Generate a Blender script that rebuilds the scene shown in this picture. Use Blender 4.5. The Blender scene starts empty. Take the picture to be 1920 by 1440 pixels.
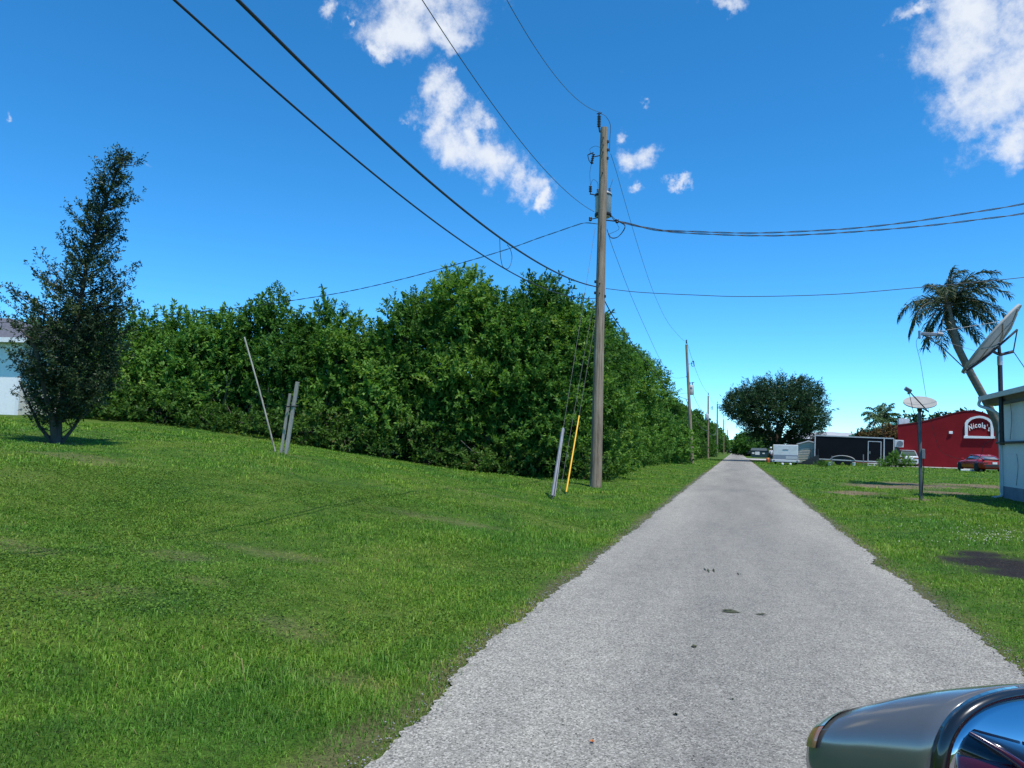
import bpy, math, random
import numpy as np
from mathutils import Vector, Matrix, Euler
random.seed(7); RNG = np.random.default_rng(7)
PI = math.pi
scene = bpy.context.scene
COL = scene.collection

# ------------------------------------------------------------------ camera frame
F = 1400.0; CAMH = 1.4
YAW, PIT, ROL = 0.29258966, 0.0798041, math.radians(1.5)
def axes():
    f = np.array([-math.sin(YAW)*math.cos(PIT), math.cos(YAW)*math.cos(PIT), math.sin(PIT)])
    R0 = np.array([math.cos(YAW), math.sin(YAW), 0.0]); U0 = np.cross(R0, f)
    return R0*math.cos(ROL)+U0*math.sin(ROL), U0*math.cos(ROL)-R0*math.sin(ROL), f
CR, CU, CF = axes()
CP = np.array([0, 0, CAMH])
def ray(px, py): return (px-960)/F*CR-(py-720)/F*CU+CF
def P(px, py, D): return CP+ray(px, py)*D                 # world point at a distance along the view axis
def G(px, py, z=0.0):
    d = ray(px, py); return CP+d*((z-CAMH)/d[2])
def PL(px, py, o, n):                                     # where the sight line meets a vertical plane
    d = ray(px, py); n = np.array([n[0], n[1], 0.0]); o = np.array([o[0], o[1], 0.0])
    t = ((o-CP*[1, 1, 0])@n)/(d@n); return CP+d*t

# ------------------------------------------------------------------ terrain
ctrl = []
for px, py, D in [(105, 832, 16), (515, 848, 18), (250, 788, 30), (410, 805, 30), (600, 836, 30.5), (780, 866, 30), (900, 886, 30), (1050, 896, 30),
                  (18, 779, 30), (0, 786, 25), (240, 1000, 8.6)]:
    ctrl.append(P(px, py, D))
ctrl += [np.array(c, float) for c in [(-3.2, 2.5, .10), (-5, 4, .28), (-8, 4, .62), (-6, 9, .34), (-9, 9, .72), (-4.4, 24.3, .05), (-4.6, 19.1, .02), (-7, 19, .32),
         (-14, 2, 1.1), (-20, 6, 1.6), (-28, 15, 2.1), (-34, 30, 2.6), (-14, -8, .7), (-3, -10, .1), (-10, -20, .3), (-30, -20, .8), (-5, 40, .08), (-6, 65, .08), (-15, 45, .9),
         (-12, 65, .4), (-30, 60, 1.8), (-8, 100, .1), (-30, 100, .8), (-50, 40, 2.4), (-50, 0, 1.5), (-2.6, 0, 0), (-2.6, 15, 0), (-2.8, 30, 0), (-3, 60, 0), (-3, 120, 0)]]
ctrl = np.array(ctrl)
def tps_fit(X, v):
    n = len(X); r = np.linalg.norm(X[:, None]-X[None], axis=2); K = np.where(r > 0, r*r*np.log(r+1e-9), 0)+np.eye(n)*2.0
    Pm = np.hstack([np.ones((n, 1)), X]); A = np.zeros((n+3, n+3)); A[:n, :n] = K; A[:n, n:] = Pm; A[n:, :n] = Pm.T
    return np.linalg.solve(A, np.concatenate([v, [0, 0, 0]]))
TW = tps_fit(ctrl[:, :2], ctrl[:, 2])
def sstep(a, b, x):
    t = np.clip((x-a)/(b-a), 0, 1); return t*t*(3-2*t)
def height(x, y):
    x = np.atleast_1d(np.asarray(x, float)); y = np.atleast_1d(np.asarray(y, float)); out = np.zeros_like(x)
    for i in range(0, len(x), 40000):
        a = x[i:i+40000]; b = y[i:i+40000]
        r = np.sqrt((a[:, None]-ctrl[None, :, 0])**2+(b[:, None]-ctrl[None, :, 1])**2)
        out[i:i+40000] = (np.where(r > 0, r*r*np.log(r+1e-9), 0)@TW[:-3])+TW[-3]+TW[-2]*a+TW[-1]*b
    out *= sstep(-2.0, -4.0, x)*sstep(-75, -45, x)*sstep(160, 90, y)*sstep(-45, -15, y)
    out = np.clip(out, 0, 3.6)
    bump = (.022*np.sin(x*1.9+1.3*np.sin(y*.8))*np.sin(y*1.5+x*.4)+.014*np.sin(x*4.1+y*2.2)*np.sin(y*3.7-x)+.02)
    off = np.minimum(np.abs(x-.065)-1.75, 3)                                  # metres outside the road edge
    out += bump*sstep(.3, 1.6, off)*sstep(140, 60, np.hypot(x, y))
    out += .13*sstep(6, 14, x)*sstep(45, 62, y)*sstep(300, 150, y)
    return out
def hz(x, y): return float(height([x], [y])[0])

# ------------------------------------------------------------------ object helpers
def tag(o, label=None, cat=None, group=None, kind=None):
    if label: o['label'] = label
    if cat: o['category'] = cat
    if group: o['group'] = group
    if kind: o['kind'] = kind
    return o
def empty(name, loc, label, cat, group=None, rz=0.0):
    o = bpy.data.objects.new(name, None); o.empty_display_size = .2; COL.objects.link(o)
    o.location = Vector(loc); o.rotation_euler = (0, 0, rz); return tag(o, label, cat, group)
def npmesh(name, V, Fa, mat, attrs=None, parent=None, smooth=False):
    V = np.asarray(V, np.float32); Fa = np.asarray(Fa, np.int32); k = Fa.shape[1]
    me = bpy.data.meshes.new(name); me.vertices.add(len(V)); me.vertices.foreach_set('co', V.ravel())
    me.loops.add(Fa.size); me.loops.foreach_set('vertex_index', Fa.ravel())
    me.polygons.add(len(Fa)); me.polygons.foreach_set('loop_start', np.arange(0, Fa.size, k, dtype=np.int32))
    if smooth: me.polygons.foreach_set('use_smooth', np.ones(len(Fa), bool))
    for an, av in (attrs or {}).items():
        a = me.attributes.new(an, 'FLOAT', 'POINT'); a.data.foreach_set('value', np.asarray(av, np.float32))
    me.materials.append(mat); me.update(calc_edges=True); me.validate()
    o = bpy.data.objects.new(name, me); COL.objects.link(o)
    if parent: o.parent = parent
    return o
class MB:
    def __init__(s, M=None): s.v = []; s.f = []; s.sm = []; s.M = M or Matrix.Identity(4)
    def add(s, vs, fs, smooth=False):
        b = len(s.v); s.v += [tuple(s.M@Vector(v)) for v in vs]; s.f += [tuple(b+i for i in f) for f in fs]; s.sm += [smooth]*len(fs); return s
    def box(s, c, d, R=None, bev=0.0):
        x, y, z = [q/2 for q in d]; c = Vector(c); R = R or Matrix.Identity(3)
        if bev <= 0:
            vs = [c+R@Vector((sx*x, sy*y, sz*z)) for sx in (-1, 1) for sy in (-1, 1) for sz in (-1, 1)]
            return s.add(vs, [(0, 1, 3, 2), (4, 6, 7, 5), (0, 4, 5, 1), (2, 3, 7, 6), (0, 2, 6, 4), (1, 5, 7, 3)])
        import bmesh
        bm = bmesh.new(); bmesh.ops.create_cube(bm, size=1)
        for v in bm.verts: v.co = Vector((v.co.x*2*x, v.co.y*2*y, v.co.z*2*z))
        bmesh.ops.bevel(bm, geom=bm.edges[:], offset=bev, segments=2, affect='EDGES', profile=.5)
        bm.verts.ensure_lookup_table(); s.add([c+R@v.co for v in bm.verts], [[v.index for v in f.verts] for f in bm.faces]); bm.free(); return s
    def tube(s, pts, r, n=8, cap=True, smooth=True):
        pts = [Vector(p) for p in pts]; rs = r if isinstance(r, (list, tuple)) else [r]*len(pts); vs = []; fs = []
        prev = None
        for i, p in enumerate(pts):
            t = (pts[min(i+1, len(pts)-1)]-pts[max(i-1, 0)]).normalized()
            if prev is None:
                a = t.cross(Vector((0, 0, 1)));  a = a if a.length > .1 else t.cross(Vector((1, 0, 0)))
            else: a = prev-t*prev.dot(t)
            a.normalize(); prev = a; b = t.cross(a)
            vs += [p+(a*math.cos(2*PI*k/n)+b*math.sin(2*PI*k/n))*rs[i] for k in range(n)]
        for i in range(len(pts)-1):
            for k in range(n): fs.append((i*n+k, i*n+(k+1) % n, (i+1)*n+(k+1) % n, (i+1)*n+k))
        s.add(vs, fs, smooth)
        if cap: s.add(vs[:n], [tuple(range(n))[::-1]]); s.add(vs[-n:], [tuple(range(n))])
        return s
    def cyl(s, a, b, r, n=16, r2=None): return s.tube([a, b], [r, r if r2 is None else r2], n)
    def lathe(s, prof, c=(0, 0, 0), n=20, R=None):
        R = R or Matrix.Identity(3); c = Vector(c); vs = []; fs = []
        for r, z in prof: vs += [c+R@Vector((r*math.cos(2*PI*k/n), r*math.sin(2*PI*k/n), z)) for k in range(n)]
        for i in range(len(prof)-1):
            for k in range(n): fs.append((i*n+k, i*n+(k+1) % n, (i+1)*n+(k+1) % n, (i+1)*n+k))
        s.add(vs, fs, True); s.add(vs[:n], [tuple(range(n))[::-1]]); s.add(vs[-n:], [tuple(range(n))]); return s
    def prism(s, poly, d):                                 # poly: list of 3D points, d: extrusion vector
        d = Vector(d); n = len(poly); a = [Vector(p) for p in poly]; b = [p+d for p in a]
        s.add(a+b, [tuple(range(n))[::-1], tuple(range(n, 2*n))]+[(i, (i+1) % n, n+(i+1) % n, n+i) for i in range(n)]); return s
    def loft(s, rings, smooth=True, closed=True):
        n = len(rings[0]); vs = [v for r in rings for v in r]; fs = []
        for i in range(len(rings)-1):
            for k in range(n): fs.append((i*n+k, i*n+(k+1) % n, (i+1)*n+(k+1) % n, (i+1)*n+k))
        s.add(vs, fs, smooth); s.add(rings[0], [tuple(range(n))[::-1]]); s.add(rings[-1], [tuple(range(n))]); return s
    def build(s, name, mat, parent=None, origin=None):
        me = bpy.data.meshes.new(name)
        vs = s.v if origin is None else [(v[0]-origin[0], v[1]-origin[1], v[2]-origin[2]) for v in s.v]
        me.from_pydata(vs, [], s.f); me.polygons.foreach_set('use_smooth', s.sm); me.materials.append(mat)
        import bmesh
        bm = bmesh.new(); bm.from_mesh(me); bmesh.ops.recalc_face_normals(bm, faces=bm.faces); bm.to_mesh(me); bm.free(); me.update()
        o = bpy.data.objects.new(name, me); COL.objects.link(o)
        if parent: o.parent = parent
        elif origin is not None: o.location = Vector(origin)
        return o
def child(mb, name, mat, root, label=None):                # mesh given in world space, put under an unrotated root
    L = root.location; o = mb.build(name, mat)
    for v in o.data.vertices: v.co -= L
    o.parent = root
    if label: o['label'] = label
    return o
def kid_of(mb, name, mat, part, label=None):               # sub-part: part has identity transform under its root
    r = part.parent; o = child(mb, name, mat, r, label); o.parent = part; return o

# ------------------------------------------------------------------ materials
class NT:
    def __init__(s, nt): s.t = nt
    def n(s, typ, **kw):
        o = s.t.nodes.new(typ)
        for k, v in kw.items():
            if k.startswith('i_'):
                key = k[2:]; key = int(key) if key.isdigit() else key.replace('_', ' '); o.inputs[key].default_value = v
            else: setattr(o, k, v)
        return o
    def l(s, a, b): s.t.links.new(a, b)
def newmat(name):
    m = bpy.data.materials.new(name); m.use_nodes = True; nt = NT(m.node_tree); b = m.node_tree.nodes['Principled BSDF']; return m, nt, b
def ramp(nt, fac, stops):
    r = nt.n('ShaderNodeValToRGB'); e = r.color_ramp.elements
    while len(e) < len(stops): e.new(.5)
    for i, (p, c) in enumerate(stops): e[i].position = p; e[i].color = (*c, 1)
    nt.l(fac, r.inputs[0]); return r.outputs[0]
def geo_pos(nt): return nt.n('ShaderNodeNewGeometry').outputs['Position']
def obj_pos(nt): return nt.n('ShaderNodeTexCoord').outputs['Object']
def noise(nt, vec, scale, detail=4, rough=.55, dim='3D'):
    n = nt.n('ShaderNodeTexNoise', noise_dimensions=dim); n.inputs['Scale'].default_value = scale; n.inputs['Detail'].default_value = detail; n.inputs['Roughness'].default_value = rough
    if vec: nt.l(vec, n.inputs['Vector'])
    return n.outputs['Fac']
def mixc(nt, f, a, b, typ='MIX'):
    m = nt.n('ShaderNodeMix', data_type='RGBA', blend_type=typ)
    for s, v in ((m.inputs[0], f), (m.inputs[6], a), (m.inputs[7], b)):
        if hasattr(v, 'is_output') or isinstance(v, bpy.types.NodeSocket): nt.l(v, s)
        else: s.default_value = v if isinstance(v, float) else (*v, 1)
    return m.outputs[2]
def bump(nt, b, h, st, dist):
    n = nt.n('ShaderNodeBump'); n.inputs['Strength'].default_value = st; n.inputs['Distance'].default_value = dist; nt.l(h, n.inputs['Height']); nt.l(n.outputs[0], b.inputs['Normal'])
def mat(name, c, rough=.6, metal=0.0, var=.15, scale=3.0, bmp=0.0, coat=0.0, dirt=None, stretch=None, spec=.5):
    m, nt, b = newmat(name); v = obj_pos(nt)
    if stretch:
        mp = nt.n('ShaderNodeMapping'); mp.inputs['Scale'].default_value = stretch; nt.l(v, mp.inputs[0]); v = mp.outputs[0]
    f = noise(nt, v, scale, 6, .65)
    lo = tuple(x*(1-var) for x in c); hi = tuple(min(1, x*(1+var)) for x in c)
    col = ramp(nt, f, [(.3, lo), (.7, hi)])
    if dirt:
        g = noise(nt, v, scale*.45, 8, .7); mm = nt.n('ShaderNodeMapRange', i_1=.52, i_2=.72); nt.l(g, mm.inputs[0]); col = mixc(nt, mm.outputs[0], col, dirt)
    nt.l(col, b.inputs['Base Color']); b.inputs['Roughness'].default_value = rough; b.inputs['Metallic'].default_value = metal
    b.inputs['Coat Weight'].default_value = coat; b.inputs['Specular IOR Level'].default_value = spec
    if bmp: bump(nt, b, f, bmp, .02)
    return m
def leafmat(name, stops, trans=.3, rough=.5, tcol=(1, 1, .5)):
    m, nt, b = newmat(name); a = nt.n('ShaderNodeAttribute', attribute_name='v'); col = ramp(nt, a.outputs['Fac'], stops)
    nt.l(col, b.inputs['Base Color']); b.inputs['Roughness'].default_value = rough; b.inputs['Specular IOR Level'].default_value = .14
    t = nt.n('ShaderNodeBsdfTranslucent'); tc = mixc(nt, 1.0, col, tcol, 'MULTIPLY'); nt.l(tc, t.inputs[0])
    mx = nt.n('ShaderNodeMixShader'); mx.inputs[0].default_value = trans; nt.l(b.outputs[0], mx.inputs[1]); nt.l(t.outputs[0], mx.inputs[2])
    nt.l(mx.outputs[0], m.node_tree.nodes['Material Output'].inputs[0]); return m

def patch_nodes(nt, pos):
    """worn, dry and bare patches shared by the ground sheet and the grass: returns (dry, bare) factors"""
    big = noise(nt, pos, .45, 5, .6); med = noise(nt, pos, 2.2, 5, .65)
    s = nt.n('ShaderNodeMath', operation='ADD'); nt.l(big, s.inputs[0]); nt.l(med, s.inputs[1])
    dry = nt.n('ShaderNodeMapRange', i_1=.98, i_2=1.22); nt.l(s.outputs[0], dry.inputs[0])
    return dry.outputs[0], big, med
# spots: (x, y, rx, ry, kind)
SPOTS = []
def spot(px, py, rx, ry, kind, z=0.0):
    g = G(px, py, z); SPOTS.append((g[0], g[1], rx, ry, kind))
spot(1875, 1060, .75, .75, 'mulch'); spot(1830, 1040, .3, .55, 'mulch'); spot(1925, 1078, .6, .5, 'mulch'); spot(2000, 1070, .8, .9, 'mulch')
for a in [(1660, 913, 1.7, 2.2), (1740, 912, 1.4, 2.0), (1820, 911, 1.6, 1.8), (1600, 925, .9, 1.3), (1700, 908, 1.0, 2.0), (1725, 938, .5, .5), (1860, 915, 1, 1.6), (1770, 925, 1.0, 1.2)]: spot(*a, 'dry')
def gspot(px, py, D, rx, ry, kind='dry'):
    g = P(px, py, D); SPOTS.append((g[0], g[1], rx, ry, kind))
for a in [(150, 858, 13, .9, .5), (105, 835, 15.9, .45, .45), (525, 848, 18, .5, .4), (825, 985, 11.5, 1.2, .25), (905, 940, 16, .8, .35),
          (130, 1160, 5.4, .25, .12), (210, 1140, 5.7, .35, .12), (370, 1105, 6.4, .25, .12), (540, 1185, 5.4, .35, .15), (560, 1195, 5.2, .3, .15), (660, 1290, 4.3, .3, .15), (1030, 905, 25, .8, .4), (40, 1060, 6.8, .5, .2), (500, 1030, 8, .7, .2), (330, 1060, 7.3, .4, .2)]: gspot(*a)
def spot_field(x, y, kind):
    f = np.zeros_like(x)
    wob = .35*np.sin(x*3.1+2*np.sin(y*2.3))+.25*np.sin(y*5.3+x*4.7)+.2*np.sin(x*11+y*7)
    for sx, sy, rx, ry, k in SPOTS:
        if k == kind: f = np.maximum(f, 1.25-np.sqrt(((x-sx)/rx)**2+((y-sy)/ry)**2)*(1+.35*wob))
    return np.clip(f*1.6, 0, 1)

GR_D = (.048, .112, .014); GR_M = (.112, .245, .026); GR_L = (.25, .42, .065)
def ground_mat():
    m, nt, b = newmat('lawn_ground'); pos = geo_pos(nt); dry, big, med = patch_nodes(nt, pos)
    f1_ = noise(nt, pos, 22, 6, .75); f2_ = noise(nt, pos, 75, 3, .7); am_ = nt.n('ShaderNodeMath', operation='ADD'); nt.l(mul(nt, f1_, .5), am_.inputs[0]); nt.l(mul(nt, f2_, .5), am_.inputs[1]); fine = am_.outputs[0]
    c = ramp(nt, fine, [(.36, (.022, .036, .008)), (.5, (.066, .130, .015)), (.64, (.13, .23, .03))])
    tint = ramp(nt, big, [(.35, (.70, .82, .8)), (.65, (1.25, 1.12, .9))]); c = mixc(nt, 1.0, c, tint, 'MULTIPLY'); c = mixc(nt, 1.0, c, ramp(nt, med, [(.36, (.70, .76, .8)), (.60, (1.1, 1.06, 1.0))]), 'MULTIPLY')
    c = mixc(nt, mul(nt, dry, .35), c, (.11, .12, .04))
    a = nt.n('ShaderNodeAttribute', attribute_name='dry'); d = nt.n('ShaderNodeMath', operation='MULTIPLY', use_clamp=True); nt.l(a.outputs['Fac'], d.inputs[0])
    mr = nt.n('ShaderNodeMapRange', i_1=.25, i_2=.55); nt.l(fine, mr.inputs[0]); nt.l(mr.outputs[0], d.inputs[1])
    soil = ramp(nt, noise(nt, pos, 7, 8, .75), [(.35, (.09, .055, .038)), (.52, (.21, .14, .10)), (.7, (.42, .31, .24))])
    c = mixc(nt, d.outputs[0], c, soil)
    e = nt.n('ShaderNodeAttribute', attribute_name='edge'); eg = ramp(nt, fine, [(.33, (.05, .038, .025)), (.66, (.20, .155, .09))]); c = mixc(nt, e.outputs['Fac'], c, eg)
    k = nt.n('ShaderNodeAttribute', attribute_name='mulch'); km = ramp(nt, noise(nt, pos, 30, 8, .8), [(.35, (.007, .006, .006)), (.55, (.028, .024, .022)), (.72, (.13, .115, .10))])
    c = mixc(nt, k.outputs['Fac'], c, km)
    nt.l(c, b.inputs['Base Color']); b.inputs['Roughness'].default_value = .95; b.inputs['Specular IOR Level'].default_value = .15
    bump(nt, b, fine, .7, .05); return m
def mul(nt, a, k):
    n = nt.n('ShaderNodeMath', operation='MULTIPLY'); nt.l(a, n.inputs[0]); n.inputs[1].default_value = k; return n.outputs[0]
def grass_mat():
    m, nt, b = newmat('grass_blades'); pos = geo_pos(nt); dry, big, med = patch_nodes(nt, pos)
    a = nt.n('ShaderNodeAttribute', attribute_name='v')
    c = ramp(nt, a.outputs['Fac'], [(0, GR_D), (.45, GR_M), (.86, GR_L), (.93, (.26, .30, .07)), (1, (.32, .26, .13))])
    tint = ramp(nt, big, [(.35, (.68, .84, .85)), (.65, (1.32, 1.15, .8))]); c = mixc(nt, 1.0, c, tint, 'MULTIPLY'); c = mixc(nt, 1.0, c, ramp(nt, med, [(.36, (.70, .76, .8)), (.60, (1.12, 1.08, 1.0))]), 'MULTIPLY')
    c = mixc(nt, mul(nt, dry, .25), c, (.18, .21, .055))
    nt.l(c, b.inputs['Base Color']); b.inputs['Roughness'].default_value = .5; b.inputs['Specular IOR Level'].default_value = .2
    t = nt.n('ShaderNodeBsdfTranslucent'); tc = mixc(nt, 1.0, c, (1.1, 1.3, .5), 'MULTIPLY'); nt.l(tc, t.inputs[0])
    mx = nt.n('ShaderNodeMixShader'); mx.inputs[0].default_value = .32; nt.l(b.outputs[0], mx.inputs[1]); nt.l(t.outputs[0], mx.inputs[2])
    nt.l(mx.outputs[0], m.node_tree.nodes['Material Output'].inputs[0]); return m
def road_mat():
    m, nt, b = newmat('chip_seal_road'); pos = geo_pos(nt)
    v = nt.n('ShaderNodeTexVoronoi', feature='F1'); v.inputs['Scale'].default_value = 150; nt.l(pos, v.inputs['Vector'])
    v2 = nt.n('ShaderNodeTexVoronoi', feature='F1'); v2.inputs['Scale'].default_value = 95; nt.l(pos, v2.inputs['Vector'])
    sep = nt.n('ShaderNodeSeparateColor'); nt.l(v.outputs['Color'], sep.inputs[0]); sep2 = nt.n('ShaderNodeSeparateColor'); nt.l(v2.outputs['Color'], sep2.inputs[0])
    ad = nt.n('ShaderNodeMath', operation='ADD'); nt.l(sep.outputs[0], ad.inputs[0]); nt.l(sep2.outputs[1], ad.inputs[1])
    fac = mul(nt, ad.outputs[0], .5)
    c = ramp(nt, fac, [(.05, (.072, .067, .058)), (.3, (.25, .235, .200)), (.6, (.340, .320, .275)), (.92, (.58, .55, .48))])
    st = nt.n('ShaderNodeMapping'); st.inputs['Scale'].default_value = (1.1, .16, 1); nt.l(pos, st.inputs[0])
    w = ramp(nt, noise(nt, st.outputs[0], 1.0, 5, .6), [(.3, (.74, .74, .75)), (.7, (1.08, 1.07, 1.05))]); c = mixc(nt, 1.0, c, w, 'MULTIPLY')
    w2 = ramp(nt, noise(nt, pos, 5, 6, .7), [(.25, (.82, .82, .83)), (.6, (1.04, 1.04, 1.03))]); c = mixc(nt, 1.0, c, w2, 'MULTIPLY')
    e = nt.n('ShaderNodeAttribute', attribute_name='mid')
    c = mixc(nt, mul(nt, e.outputs['Fac'], .26), c, (.05, .052, .056))
    nt.l(c, b.inputs['Base Color']); b.inputs['Roughness'].default_value = .9; b.inputs['Specular IOR Level'].default_value = .25
    dd = v.outputs['Distance']; bump(nt, b, dd, .6, .006); return m
def wood_mat(name, lo, hi, crack=(.03, .025, .02)):
    m, nt, b = newmat(name); v = obj_pos(nt); mp = nt.n('ShaderNodeMapping'); mp.inputs['Scale'].default_value = (14, 14, .7); nt.l(v, mp.inputs[0])
    f = noise(nt, mp.outputs[0], 1.3, 8, .7); c = ramp(nt, f, [(.33, crack), (.42, lo), (.68, hi)])
    g = ramp(nt, noise(nt, v, .8, 4), [(.3, (.75, .72, .7)), (.7, (1.1, 1.1, 1.1))]); c = mixc(nt, 1.0, c, g, 'MULTIPLY')
    nt.l(c, b.inputs['Base Color']); b.inputs['Roughness'].default_value = .9; bump(nt, b, f, .8, .02); return m

M = {}
M['wood'] = wood_mat('weathered_pole_wood', (.205, .155, .108), (.40, .31, .222))
M['stake'] = wood_mat('weathered_stake_wood', (.30, .28, .23), (.50, .47, .40), (.12, .10, .08))
M['bark'] = mat('bark', (.075, .062, .048), .95, var=.45, scale=6, bmp=.6, stretch=(1, 1, .3))
M['twig'] = mat('bare_twig', (.20, .17, .13), .9, var=.3)
M['palmbark'] = mat('palm_bark', (.17, .14, .11), .95, var=.3, scale=5, bmp=.5, stretch=(1, 1, 3))
M['cable'] = mat('black_cable', (.013, .013, .016), .5)
M['wire'] = mat('aluminium_wire', (.09, .09, .09), .5, .4)
M['insul'] = mat('dark_polymer', (.03, .018, .022), .4, coat=.2)
M['galv'] = mat('galvanized_steel', (.42, .42, .42), .45, .7, var=.2, scale=9)
M['steel_dk'] = mat('dark_steel', (.04, .04, .043), .55, .5, var=.3, scale=8)
M['tank'] = mat('grey_tank_paint', (.40, .41, .41), .45, var=.08, scale=2)
M['yellow'] = mat('yellow_plastic', (.82, .42, .01), .45, var=.08)
M['greyplas'] = mat('grey_plastic', (.16, .17, .19), .4, var=.2, scale=4, coat=.2)
M['white'] = mat('white_paint', (.74, .74, .72), .5, var=.05, scale=2, dirt=(.55, .53, .5))
M['letter'] = mat('white_lettering', (.85, .85, .83), .6, var=.02)
M['offwhite'] = mat('weathered_white', (.60, .62, .62), .6, var=.10, scale=2, dirt=(.42, .41, .38))
M['stucco_w'] = mat('white_stucco', (.82, .82, .79), .85, var=.04, scale=20, bmp=.25, dirt=(.72, .73, .71))
M['band'] = mat('grey_base_paint', (.20, .23, .28), .8, var=.15, scale=4, dirt=(.28, .29, .31))
M['red_wall'] = mat('red_stucco', (.195, .009, .013), .8, var=.12, scale=1.2, bmp=.1, dirt=(.155, .009, .012), spec=.15)
M['teal'] = mat('teal_metal', (.05, .32, .25), .5, var=.1)
M['roofgrey'] = mat('grey_roof', (.36, .37, .38), .6, var=.15, scale=1)
M['darkred'] = mat('dark_red_paint', (.12, .012, .012), .8, var=.15)
M['shingle'] = mat('grey_shingle', (.10, .10, .115), .9, var=.4, scale=12, bmp=.4)
M['black_tr'] = mat('black_trailer_skin', (.005, .005, .007), .55, var=.3, scale=1.2, bmp=.03, spec=.15)
M['post'] = mat('weathered_steel_post', (.13, .14, .155), .6, .3, var=.25, scale=6)
M['alu'] = mat('aluminium_trim', (.50, .50, .50), .5, .2, var=.08)
M['rubber'] = mat('rubber', (.016, .016, .016), .8, var=.2)
M['cream'] = mat('cream_siding', (.62, .58, .47), .6, var=.05, dirt=(.5, .46, .38))
M['lap_shade'] = mat('siding_shadow_gap', (.36, .34, .27), .7)  # darker cream that paints the shade line under each board
M['greypanel'] = mat('grey_panel', (.22, .25, .30), .5, var=.1)
M['dump'] = mat('dark_green_steel', (.012, .045, .055), .5, var=.25, dirt=(.03, .05, .05))
M['lid'] = mat('dark_lid', (.05, .07, .075), .6, var=.2)
M['dish'] = mat('dish_paint', (.34, .33, .30), .7, var=.10, scale=3, dirt=(.20, .19, .17), spec=.2)
M['dishback'] = mat('dish_back', (.30, .27, .22), .7, var=.15, scale=4, dirt=(.26, .23, .19))
M['carred'] = mat('red_car_paint', (.42, .008, .012), .25, var=.04, coat=.4)
M['maroon'] = mat('maroon_car_paint', (.13, .004, .012), .2, var=.04, coat=1.0)
M['carwhite'] = mat('white_car_paint', (.68, .70, .72), .3, var=.03, coat=1.0)
M['glass'] = mat('tinted_glass', (.02, .025, .03), .05, var=.05, coat=1.0)
M['lamp_red'] = mat('tail_lamp', (.25, .01, .01), .2, coat=1.0)
M['blackplas'] = mat('black_plastic', (.02, .02, .022), .45, var=.2)
M['gloss_black'] = mat('gloss_black', (.008, .009, .008), .25, var=.05, coat=1.0)
M['housing'] = mat('mirror_shell', (.22, .215, .205), .14, .6, var=.08, scale=5)
M['mirror'] = mat('mirror_glass', (.50, .50, .54), .015, 1.0, var=.01)
M['orange_lens'] = mat('amber_lens', (.42, .17, .07), .2, coat=1.0, var=.1)
M['teal_lens'] = mat('clear_lens', (.34, .46, .44), .15, .3, coat=1.0, var=.1)
M['concrete'] = mat('concrete', (.42, .38, .36), .9, var=.12, scale=2, bmp=.1)
M['skin'] = mat('skin', (.30, .16, .10), .6)
M['shirt'] = mat('pale_shirt', (.55, .56, .60), .9)
M['trousers'] = mat('dark_trousers', (.05, .045, .05), .9)
M['gravel'] = mat('loose_chips', (.24, .235, .22), .9, var=.6, scale=40)
M['orange'] = mat('orange_plastic', (.55, .12, .03), .5)
M['litter'] = mat('dry_leaf_litter', (.045, .05, .02), .8, var=.4, scale=30)
M['litter_o'] = mat('orange_leaf_litter', (.42, .13, .03), .8, var=.3, scale=30)
M['ground'] = ground_mat(); M['grass'] = grass_mat(); M['road'] = road_mat()
M['leafA'] = leafmat('bright_leaf', [(0, (.034, .088, .018)), (.3, (.082, .195, .032)), (.7, (.165, .325, .058)), (1, (.29, .45, .10))], .46, .5)
M['leafB'] = leafmat('deep_leaf', [(0, (.032, .078, .017)), (.45, (.068, .168, .028)), (.8, (.12, .26, .045)), (1, (.18, .30, .05))], .4, .5)
M['leafC'] = leafmat('dark_leathery_leaf', [(0, (.014, .026, .014)), (.6, (.036, .060, .026)), (.9, (.08, .115, .035)), (1, (.18, .21, .045))], .15, .35)
M['leafD'] = leafmat('fig_leaf', [(0, (.014, .034, .015)), (.6, (.034, .072, .026)), (1, (.085, .15, .042))], .15, .35)
M['weed'] = leafmat('low_weed_leaf', [(0, (.05, .11, .014)), (.5, (.095, .19, .022)), (1, (.17, .28, .04))], .3, .5)
M['palm'] = leafmat('palm_leaflet', [(0, (.026, .044, .022)), (.6, (.05, .075, .03)), (1, (.12, .135, .055))], .15, .4)
M['palmy'] = leafmat('young_palm_leaflet', [(0, (.05, .10, .04)), (.6, (.09, .16, .06)), (1, (.16, .24, .09))], .3, .4)
M['leafF'] = leafmat('yellow_green_leaf', [(0, (.038, .090, .018)), (.35, (.095, .208, .032)), (.7, (.185, .34, .058)), (1, (.31, .42, .09))], .44, .5)
M['leafE'] = leafmat('shaded_undergrowth_leaf', [(0, (.024, .054, .014)), (.5, (.06, .135, .022)), (.88, (.125, .23, .04)), (1, (.20, .17, .07))], .38, .5)  # greens darkened to paint in the shade at the thicket foot
M['brown'] = leafmat('brown_vine_leaf', [(0, (.05, .06, .02)), (.5, (.12, .09, .03)), (1, (.22, .10, .04))], .2, .6)

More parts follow.
